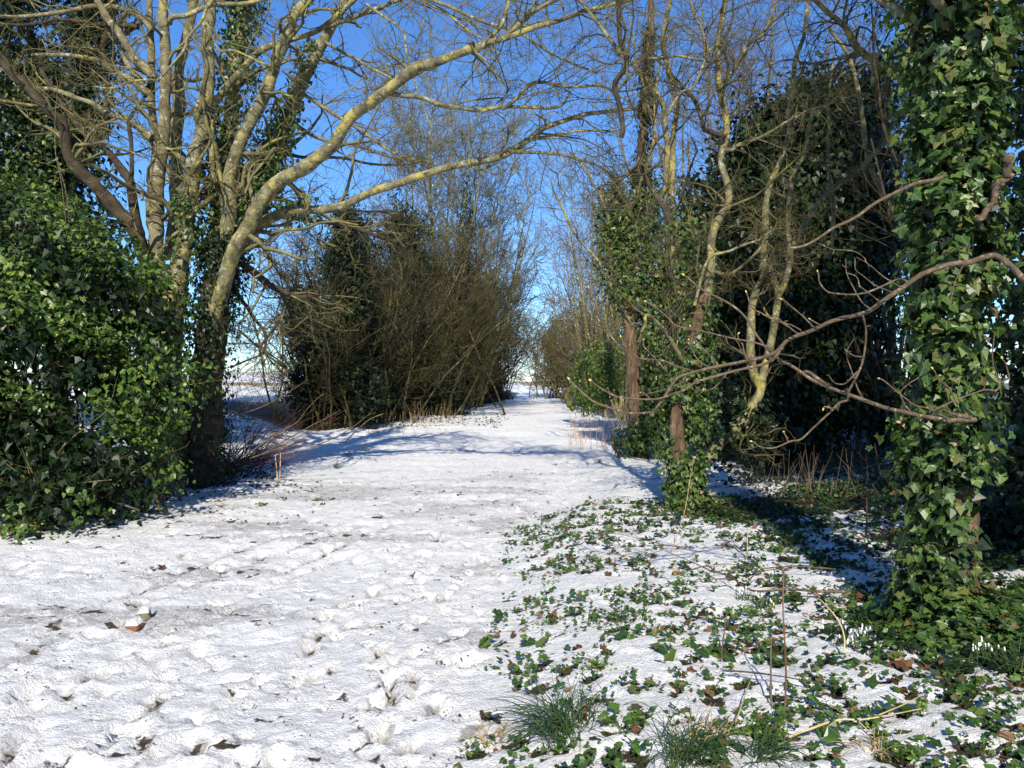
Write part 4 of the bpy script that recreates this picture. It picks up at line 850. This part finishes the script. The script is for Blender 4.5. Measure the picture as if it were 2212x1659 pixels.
over('overhanging_branch', 'long grey-brown branch sweeping down across the ivy tree to finger-like budded tips over the path',
 ([(2290,690),(2250,640),(2212,602),(2174,565),(2141,552),(2090,565),(2040,575),(1990,595),(1943,629),(1906,652),(1866,676),(1806,693),(1756,713),(1705,733),(1672,763),(1615,780),(1538,795),(1488,806),(1458,822),(1425,873),(1405,888),(1348,890),(1284,870),(1251,840),(1230,820)], 20, 4.5, 3.9, 4.7, 1),
 [([(1690,750),(1672,775),(1640,790),(1560,810),(1510,825),(1476,843),(1455,850),(1405,863),(1338,860),(1304,843),(1277,823)], 9, 4.5, 4.3, 4.6, 1),
  ([(1500,804),(1476,796),(1438,780),(1388,776),(1358,762),(1321,726),(1291,673),(1271,622)], 6, 3.5, 4.5, 4.7, 1),
  ([(1375,770),(1358,756),(1348,742),(1341,729)], 4.5, 3.5, 4.6, 4.65, 1), ([(1400,850),(1440,840),(1480,825)], 4, 4, 4.6, 4.5, 0),
  ([(1672,753),(1620,742),(1540,722),(1471,704),(1438,682),(1396,652)], 5, 3.5, 4.35, 4.6, 1),
  ([(1440,800),(1420,780),(1395,752),(1390,735)], 4, 3.5, 4.55, 4.6, 1), ([(1410,870),(1395,852),(1385,848)], 4, 3.5, 4.6, 4.62, 1),
  ([(1560,792),(1548,786),(1511,743),(1491,706)], 5, 3.5, 4.45, 4.5, 1), ([(1540,797),(1510,780),(1492,755),(1488,735)], 4, 3, 4.45, 4.5, 1),
  ([(1615,782),(1606,750),(1598,735),(1594,722)], 5, 3.5, 4.4, 4.45, 1),
  ([(1740,722),(1722,719),(1685,696),(1645,676),(1625,666),(1612,632)], 5.5, 3.5, 4.25, 4.3, 1), ([(1730,715),(1700,700),(1675,680)], 4, 3.5, 4.25, 4.3, 1),
  ([(1765,712),(1756,706),(1725,676),(1689,647)], 5, 3.5, 4.2, 4.3, 1), ([(1800,695),(1775,700),(1750,690)], 4, 3.2, 4.15, 4.2, 1),
  ([(1960,612),(1940,602),(1873,629),(1826,636),(1792,631),(1772,612),(1766,587)], 6.5, 3.5, 4.0, 4.2, 1),
  ([(1906,655),(1890,640),(1860,620),(1850,600),(1830,590)], 4.5, 3, 4.1, 4.2, 0), ([(1880,672),(1858,650),(1835,600),(1825,560)], 4, 2.5, 4.1, 4.3, 0), ([(1950,622),(1900,590),(1870,570),(1850,556)], 4.5, 2.5, 4.0, 4.3, 0),
  ([(1930,632),(1880,610),(1850,585),(1845,556)], 4, 2.5, 4.0, 4.3, 0), ([(2085,568),(2060,620),(2050,660)], 4, 3, 4.0, 4.0, 0),
  ([(1580,788),(1560,820),(1540,840),(1515,845),(1500,830)], 4.5, 3, 4.45, 4.45, 0)])
over('overhanging_branch', 'crooked tan branch crossing the long one, with a drooping curl of twigs below it',
 ([(2108,906),(2070,908),(2040,907),(1973,897),(1916,883),(1866,863),(1822,850),(1772,830),(1722,800),(1672,766),(1638,726),(1618,696),(1571,656),(1521,626),(1478,595)], 15, 4, 4.35, 4.6, 1),
 [([(1833,852),(1833,847),(1856,803),(1869,749),(1873,709),(1863,679)], 8, 5, 4.35, 4.2, 0),
  ([(1835,853),(1832,864),(1819,867),(1799,883),(1772,907),(1756,927),(1729,947),(1705,954),(1672,967),(1645,965),(1625,954)], 7.5, 4, 4.3, 4.4, 1),
  ([(1790,835),(1772,822),(1750,808),(1737,802)], 12, 9, 4.34, 4.38, 0), ([(1705,954),(1696,940),(1692,932)], 4.5, 3.5, 4.38, 4.4, 1), ([(1800,883),(1786,880),(1779,882)], 5, 4, 4.3, 4.3, 1),
  ([(1856,800),(1830,825),(1805,826),(1785,810)], 4.5, 3, 4.3, 4.3, 0), ([(1864,770),(1840,765),(1828,760),(1824,752)], 4.5, 3, 4.28, 4.25, 0), ([(1866,862),(1850,830),(1835,790),(1830,757),(1850,730)], 4, 2.5, 4.3, 4.3, 0),
  ([(2050,905),(2000,880),(1970,868),(1920,835),(1900,818)], 5, 3.5, 4.25, 4.25, 1), ([(2095,902),(2070,895),(2040,885),(2018,882)], 14, 6, 4.3, 4.2, 0), ([(2070,880),(2050,840),(2030,820),(2015,797)], 5, 3.5, 4.25, 4.2, 1),
  ([(1990,905),(1960,880),(1945,850),(1960,830),(1985,815)], 4.5, 3, 4.25, 4.25, 0)])
over('broken_branch', 'straight reddish-brown broken branch slanting down from the nearest ivy tree', ([(2040,380),(2020,388),(1973,398),(1940,415),(1890,442),(1839,475),(1789,499),(1739,529),(1699,537)], 12, 7, 4.5, 4.3, 0),
 [([(1755,520),(1775,530),(1800,540),(1840,545),(1870,560)], 3.5, 2.5, 4.35, 4.4, 0)], 'branch_tan')
over('hanging_shoot', 'thin knobbly shoot curling in front of the ivy on the nearest tree', ([(2020,885),(2080,860),(2120,845),(2150,840),(2165,825),(2180,812),(2175,790),(2165,775)], 5, 4.5, 4.2, 4.15, 1), [([(2160,825),(2150,800),(2145,760),(2148,720)], 4, 3, 4.2, 4.2, 0)])

# ================================================================== ground plants
def flat_leaves(pts, size, hgt=(.01, .05)):
    n = len(pts); p = np.array(pts) + np.c_[np.zeros(n), np.zeros(n), rng.uniform(hgt[0], hgt[1], n)]
    nv = nrm(np.c_[rng.normal(0, .55, n), rng.normal(-.25, .5, n), np.ones(n)]); tip = np.c_[rng.normal(size=(n, 2)), rng.normal(0, .3, n)]; return p, nv, tip
def cover(name, label, centres, per, sig, size, material, kind='ivy', hgt=(.01, .05)):
    c = np.repeat(np.array(centres), per, 0); xy = c[:, :2] + rng.normal(0, sig, (len(c), 2)); z = base(xy[:, 0], xy[:, 1])
    p, nv, tip = flat_leaves(np.c_[xy, z], size, hgt); v, f, ve, va = leaf_mesh_data(p, nv, tip, rng.uniform(size[0], size[1], len(p)), kind)
    o = mesh_obj(name, v, f, material, None, {'vein': ve, 'var': va}, 'stuff', False); tag(o, label); return o
cover('ground_ivy', 'small dark ivy leaves poking through the snow of the right verge', vc, 6, .035, (.014, .042), M['ground_ivy'], 'ivy', (.005, .045))
cover('ground_ivy', 'dense dark ivy carpet round the feet of the trees on the right', [(rng.uniform(1.4, 5.5), rng.uniform(8.1, 9.9), 0) for _ in range(170)] + [(2.7 + rng.normal(0, .45), 4.5 + rng.normal(0, .4), 0) for _ in range(120)] + [(rng.uniform(3.0, 8.5), rng.uniform(9.5, 15), 0) for _ in range(330)] + [(rng.uniform(2.2, 5), rng.uniform(5.4, 8.6), 0) for _ in range(130)],
      10, .09, (.03, .065), M['ivy_dark'], 'adult')
cover('ground_herbs', 'bright green herb leaves in small patches on the right verge', [vc[i] for i in rng.choice(len(vc), 170)], 34, .038, (.010, .022), M['herb'], 'far', (.005, .045))
cover('leaf_litter', 'brown fallen leaves scattered among the verge ivy', vc[:380] + [(rng.uniform(1.4, 4.5), rng.uniform(8.0, 9.6), 0) for _ in range(60)] + [(2.5 + rng.normal(0, .5), 4.4 + rng.normal(0, .45), 0) for _ in range(40)], 2, .07, (.025, .06), M['dead_leaf'], 'ivy', (.003, .02))
bf = [G(px, 1150 - .27 * px + py) for px, py in zip(rng.uniform(-10, 390, 150), rng.normal(0, 14, 150))]
cover('leaf_litter', 'brown leaves and crumbs along the foot of the left ivy bush', bf, 6, .07, (.025, .06), M['dead_leaf'], 'ivy', (.003, .03))
cover('ground_ivy', 'ivy creeping out onto the snow from the foot of the left ivy bush', bf, 7, .09, (.025, .055), M['ground_ivy'], 'ivy', (.005, .06))
lf = [G(px, py) for px, py in zip(rng.uniform(0, 700, 260), rng.uniform(1040, 1190, 260)) if rng.random() < sm(1230, 1060, py + px * .08)]
cover('leaf_litter', 'brown leaf bits and ivy crumbs on the snow along the left ivy bush', lf, 3, .05, (.02, .05), M['dead_leaf'], 'ivy', (.003, .015))
cover('leaf_litter', 'dark crumbs of leaf and bark trodden into the snow of the path', [(x, y, 0) for x, y in zip(rng.uniform(-5, 2.2, 1000), 3 + 15 * rng.random(1000) ** 1.3) if xl_(y) < x < xr_(y) + .2], 3, .03, (.008, .022), M['dead_leaf'], 'far', (.002, .012))
cover('ground_ivy', 'scattered ivy sprigs on the snow along the left ivy bush', [lf[i] for i in rng.choice(len(lf), 70)], 6, .05, (.02, .045), M['ground_ivy'], 'ivy', (.005, .03))
cover('ground_ivy', 'ivy and weeds on the shaded bank under the left hedge', [tuple(G(px, py)) for px, py in zip(rng.uniform(600, 1090, 200), rng.uniform(868, 925, 200))], 9, .16, (.05, .09), M['ivy_dark'], 'adult', (.01, .1))
cover('ground_ivy', 'ivy trailing over the ground by the sycamore trunks', [tuple(G(px, py)) for px, py in zip(rng.uniform(370, 590, 90), rng.uniform(990, 1060, 90))], 9, .09, (.03, .06), M['ivy_dark'], 'ivy', (.01, .05))

# countable sprigs and leaves in the snow
def sprig(px, py, label, n, size, mt, sig=.05, group=None, name='ivy_sprig', cat='ivy sprig', hgt=(.01, .05)):
    g = G(px, py); root = thing(name, label, cat, g, group); L = leaf_protos('ivy' if size > .03 else 'adult', M[mt])
    xy = g[:2] + rng.normal(0, sig, (n, 2)); p, nv, tip = flat_leaves(np.c_[xy, base(xy[:, 0], xy[:, 1])], None, hgt); fr = frames(nv, tip)
    for k in range(n):
        o = bpy.data.objects.new('leaf', L[rng.integers(10)]); C.objects.link(o); o.parent = root; m = Matrix.Identity(4); s = size * rng.uniform(.7, 1.3)
        for c in range(3):
            for r in range(3): m[r][c] = float(fr[k, c, r] * s)
            m[c][3] = float(p[k, c] - g[c])
        o.matrix_local = m
    return root
SG = 'ivy sprigs poking through the snow'
for px, py, lb, n, s in [(2055,1500,'single large ivy leaf lying on snow right of the black stick',3,.075),(1875,1480,'ivy leaves on the snow below the brown curled leaf',2,.07),(1950,1540,'large green ivy leaf cluster above the end of the golden stem',7,.06),
                      (1360,1385,'ivy sprig between the two grass tufts, with dark edges',6,.06),(1150,1400,'dark ivy sprig on the snow at the path edge, above the large grass tuft',7,.075),(1080,1340,'ivy sprig with a brown leaf at the path edge',6,.06),
                      (1060,1400,'low ivy clump at the path edge left of the dark sprig',7,.06),(1240,1300,'ivy sprig near the middle of the verge with leaves held upright',7,.06),(1450,1430,'green ivy pair in open snow beside the upright stalk',5,.06),
                      (1540,1420,'ivy clump in open snow above the black stick',7,.055),(1800,1590,'dark ivy leaf on snow touching the golden stem',4,.065),(1925,1430,'fresh green ivy clump below the arching stem',8,.05),
                      (2120,1580,'ivy cluster beside the red-brown bark at the lower right corner',6,.07),(1690,1440,'bright ivy sprig between the upright stalks',5,.05),(1330,1560,'bright mossy ivy clump right of the large grass tuft',12,.045),
                      (1560,1640,'ivy cluster at the bottom edge under the black stick',9,.06),(1110,1430,'small twin ivy leaves on a bare twig',3,.05),(1990,1620,'ivy leaves at the bottom edge below the golden stem',5,.07)]:
    sprig(px, py, lb, n + 1, min(s, .056), 'ground_ivy', .045, SG)
LG = 'brown fallen leaves on the snow'
for px, py, lb, n, s in [(1270,1083,'bright rust-red fallen leaf alone on the open snow of the path',2,.085),(1197,1005,'small tan clod lying on the snow farther up the path',2,.08),(1945,1447,'large curled tan fallen leaf at the edge of the ivy skirt',4,.11),
                      (1925,1480,'pair of pale brown fallen leaves below the large curled one',2,.07),(1190,1335,'orange-brown fallen leaf beside the dark ivy sprig',3,.08),(2180,1600,'reddish lump of wet bark and leaves in the lower right corner',5,.07),
                      (1265,1560,'orange leaf stuck upright in the grass clump at the bottom',3,.07),(1060,1560,'tan fallen leaf left of the large grass tuft',2,.08),(1370,1545,'pink-brown fallen leaf in open snow by the grass tufts',2,.06),
                      (1870,1300,'pale tan leaves caught in the ivy at the foot of the nearest tree',4,.12),(1990,1240,'large buff leaf against the trunk foot of the nearest tree',2,.11),(1555,1185,'brown fallen leaf in the ivy carpet right of the twisted tree',2,.08),
                      (345,1232,'brown leaf clump on the trodden snow left of the ruts',4,.06),(205,1190,'ivy-green and brown scrap on the snow below the left bush',5,.05),(1568,1255,'tan leaf lying under the fallen branch',2,.07)]:
    sprig(px, py, lb, n, min(s, .07), 'dead_leaf', .03, LG, 'fallen_leaf', 'fallen leaf', (.008, .03))

ground_tuft(1215, 1590, 'large blue-green grass tuft combed to the left at the bottom of the verge', 130, .34, .05, (-.35, -.1))
ground_tuft(1255, 1560, 'olive grass tuft with straw blades beside the large blue-green tuft', 60, .2, .07, (.2, 0), 'green_blade')
ground_tuft(1480, 1640, 'dense dark grass tuft drooping at the bottom edge', 120, .26, .05, (.0, -.4))
ground_tuft(1650, 1640, 'grass tuft at the bottom edge right of the dense dark one', 80, .22, .05, (.2, -.3))
ground_tuft(1335, 1345, 'small upright grass tuft in the middle of the verge', 45, .16, .025, (0, 0))
ground_tuft(1150, 1165, 'small yellow-green tuft on the path edge at the tip of the verge', 40, .10, .03, (0, 0))
ground_tuft(1060, 1600, 'short straw-coloured tuft left of the large blue-green one', 45, .10, .05, (.1, 0), 'straw', 'grass_tuft')
ground_tuft(2140, 1340, 'long trailing grass tuft beside the foot of the nearest tree', 90, .34, .06, (.7, -.1))
ground_tuft(2190, 1450, 'sprawling grass tuft at the right edge below the trailing one', 60, .24, .06, (-.2, -.2))
ground_tuft(728, 1012, 'bright green grass tuft alone on the snow under the left hedge', 40, .2, .05, (0, 0))
ground_tuft(790, 975, 'low green weed tuft in the sunlit snow before the left hedge', 30, .16, .07, (0, 0))
ground_tuft(752, 985, 'green tuft between the two others before the left hedge', 25, .16, .06, (0, 0))
ground_tuft(1292, 1000, 'green tuft at the foot of the reeds right of the path', 30, .16, .05, (0, 0))
ground_tuft(1890, 1625, 'dry straw tuft under the golden stem', 30, .12, .05, (.1, 0), 'straw')
ground_tuft(1530, 1600, 'straw and withered stalks between the grass tufts at the bottom', 40, .15, .06, (.1, .2), 'straw')
ground_tuft(1455, 1010, 'dark grass at the foot of the leaning lichened tree', 60, .3, .15, (0, 0))

# snowdrops
def snowdrops(px, py, label, n):
    g = G(px, py); root = thing('snowdrop_clump', label, 'snowdrops', g, 'snowdrop clumps on the right verge')
    b = Bag(); m = n * 4; p = g + np.c_[rng.normal(0, .04, m), rng.normal(0, .03, m), np.full(m, -.01)]; d = nrm(np.c_[rng.normal(0, .22, m), rng.normal(0, .22, m), np.ones(m)]); ln = rng.uniform(.05, .1, m)[:, None] / 3
    P = np.stack([p, p + d * ln, p + 2 * d * ln, p + 3 * d * ln + np.array([0, 0, -.004])], 1); b.tubes(P, np.full((m, 1), .0022) * np.array([[1, 1, .9, .3]]), 3); b.obj('leaves', M['green_blade'], root, 'stuff')
    for k in range(n):
        q = P[k * 4, -1] + np.array([0, 0, .012]); s = np.stack([q, q + [0, 0, -.006], q + [.001, 0, -.015], q + [.001, 0, -.022]]); b = Bag(); b.tubes(s[None], np.array([[.001, .004, .0048, .0015]]), 6); b.obj('flower', M['petal'], root)
for px, py, lb, n in [(1620,1300,'snowdrops among grass blades under the fallen branch',9),(1655,1318,'sparse snowdrops just right of those under the fallen branch',6),(1862,1385,'snowdrop clump in front of the ivy skirt, nearest the nearest tree',10),(1800,1375,'small snowdrop tuft left of the ivy skirt',5),
                     (1835,1405,'snowdrop clump just below the ivy skirt edge',6),(2130,1425,'thick clump of white snowdrops in the ivy at the right edge',16)]: snowdrops(px, py, lb, n)

# fallen and standing sticks
def stick(name, label, cat, lines, material, w=5, lift=.02):
    g0 = G(*lines[0][0]); root = thing(name, label, cat, g0)
    for i, ln in enumerate(lines):
        pts = np.array([G(*q) for q in ln]); pts[:, 2] += lift * (1 + rng.random(len(pts))); s = spline(pts, len(ln) * 5); ww = (w if i == 0 else w * .6) / 2 / F * g0[1]
        b = Bag(); b.tubes(s[None], np.linspace(ww, ww * .4, len(s))[None], 6, .05); b.obj('branch' if i == 0 else 'side_branch', M[material], root)
    return root
stick('fallen_branch', 'forked grey-brown branch lying on the snow left of the nearest ivy tree', 'fallen branch', [[(1830,1306),(1770,1302),(1705,1295),(1628,1295),(1581,1278),(1545,1254),(1525,1248),(1471,1261)], [(1806,1256),(1720,1252),(1638,1244),(1580,1240),(1525,1248)], [(1610,1292),(1640,1268),(1700,1258)], [(1580,1278),(1540,1282),(1500,1277)], [(1545,1254),(1500,1235),(1440,1215)], [(1638,1244),(1600,1215),(1560,1180)], [(1700,1295),(1690,1262),(1680,1235)]], 'branch_tan', 6.5, .05)
stick('fallen_twig', 'thin forked twig on the snow in the middle of the verge', 'twig', [[(1500,1200),(1440,1190),(1380,1176),(1340,1166)], [(1440,1190),(1400,1205),(1370,1212),(1310,1202)], [(1400,1205),(1380,1190)]], 'twig_grey', 3, .03)
stick('fallen_twig', 'straight black stick lying on the snow below the snowdrops', 'stick', [[(1561,1482),(1620,1489),(1700,1498),(1806,1506)]], 'stick_black', 5, .04)
stick('straw_stalk', 'long golden dry stem lying across the bottom right snow', 'stalk', [[(1705,1613),(1806,1589),(1873,1576),(1993,1557)], [(1850,1580),(1880,1600),(1895,1612)], [(1900,1571),(1960,1545),(2000,1528)]], 'straw', 6, .03)
stick('straw_stalk', 'short dry stalk leaning in the snow left of the golden stem', 'stalk', [[(1590,1590),(1625,1490)]], 'straw', 4, .05)
def upright(label, px, w, material, d=None, name='dry_stalk'):
    g = G(*px[0]); root = thing(name, label, 'stalk', g); s = spline([W(a, b, g[1] + .04 * k) for k, (a, b) in enumerate(px)], 16); s[0, 2] = g[2] - .03
    b = Bag(); b.tubes(s[None], np.linspace(w / 2 / F * g[1], w / 4 / F * g[1], 16)[None], 5, .04); b.obj('stalk', M[material], root)
    e = s[8] + nrm(rng.normal(size=3) + [0, 0, .5]) * .06; b = Bag(); b.tubes(np.stack([s[8], (s[8] + e) / 2, e])[None], np.array([[.0015, .001, .0008]]), 3); b.obj('side_shoot', M[material], root)
upright('tallest red-brown stalk standing in the right verge', [(1695,1556),(1699,1460),(1694,1352),(1692,1291),(1694,1230)], 5, 'twig_red')
upright('grey stalk standing just left of the tallest red one', [(1667,1526),(1666,1440),(1667,1382)], 5, 'twig_grey')
upright('short dark stalk left of the grey one, nearer the grass tufts', [(1560,1406),(1566,1360),(1572,1318)], 4, 'twig_grey')
upright('pale arching stem bending left in front of the ivy skirt', [(1816,1432),(1826,1392),(1819,1355),(1800,1325),(1772,1295)], 4.5, 'straw')
upright('pale curved grass stem in front of the ivy carpet, left of the tallest stalk', [(1448,1200),(1478,1110),(1490,1040),(1500,985)], 1.6, 'reed')
upright('left of two thin upright stems on the snow before the sycamore', [(600,1046),(597,1010),(594,984)], 3.5, 'reed')
upright('right of two thin upright stems on the snow before the sycamore', [(604,1046),(605,1005),(606,978)], 3.5, 'reed')
upright('straw stalk standing at the edge of the ivy carpet by the twisted tree', [(1612,1215),(1615,1180),(1614,1130)], 3, 'straw')
upright('thin red stalk standing in the blue shade left of the nearest tree', [(1872,1150),(1873,1090),(1872,1050)], 3.5, 'twig_red')
upright('bent pale stem arching over the shaded snow before the left hedge', [(745,955),(775,925),(800,905),(830,893)], 3, 'reed')

# stone and brick on the path
def block(name, label, cat, px, py, dims, rot, material):
    g = G(px, py); root = thing(name, label, cat, g); import bmesh
    bm = bmesh.new(); bmesh.ops.create_cube(bm, size=1)
    for v in bm.verts: v.co = Vector((v.co.x * dims[0], v.co.y * dims[1], v.co.z * dims[2] + dims[2] * .42))
    bmesh.ops.bevel(bm, geom=list(bm.edges), offset=.008, segments=2, affect='EDGES'); bmesh.ops.subdivide_edges(bm, edges=list(bm.edges), cuts=2, use_grid_fill=True)
    for v in bm.verts: v.co += Vector(rng.normal(0, .0018, 3))
    me = bpy.data.meshes.new('body'); bm.to_mesh(me); bm.free(); me.materials.append(M[material]); o = bpy.data.objects.new('block', me); C.objects.link(o); o.parent = root; root.rotation_euler = (R(4), R(-3), rot)
    # cap of snow
    n = 14; u, v = np.meshgrid(np.linspace(-1, 1, n), np.linspace(-1, 1, n)); rr = np.maximum(np.abs(u), np.abs(v)); h = .022 * np.sqrt(np.clip(1 - rr ** 3, 0, 1)) * (1 + .35 * vn(u * 3, v * 3, 5))
    P = np.stack([u * dims[0] * .5 * (1 + .06 * vn(u * 2 + 9, v * 2, 7)), v * dims[1] * .5, dims[2] * .915 + h + .002 - .006 * (rr > .95)], -1).reshape(-1, 3); i = np.arange(n * n).reshape(n, n)
    me = make_mesh('snow_cap', P, np.stack([i[:-1, :-1], i[:-1, 1:], i[1:, 1:], i[1:, :-1]], -1).reshape(-1, 4), M['snow']); o = bpy.data.objects.new('snow_cap', me); C.objects.link(o); o.parent = root
block('stone', 'grey-brown squared stone with a cap of snow, standing on the trodden path', 'stone', 313, 1338, (.068, .08, .060), R(12), 'stone')
block('brick', 'broken red brick end with snow on it, just in front of the grey stone', 'brick', 290, 1361, (.088, .08, .042), R(-6), 'brick')
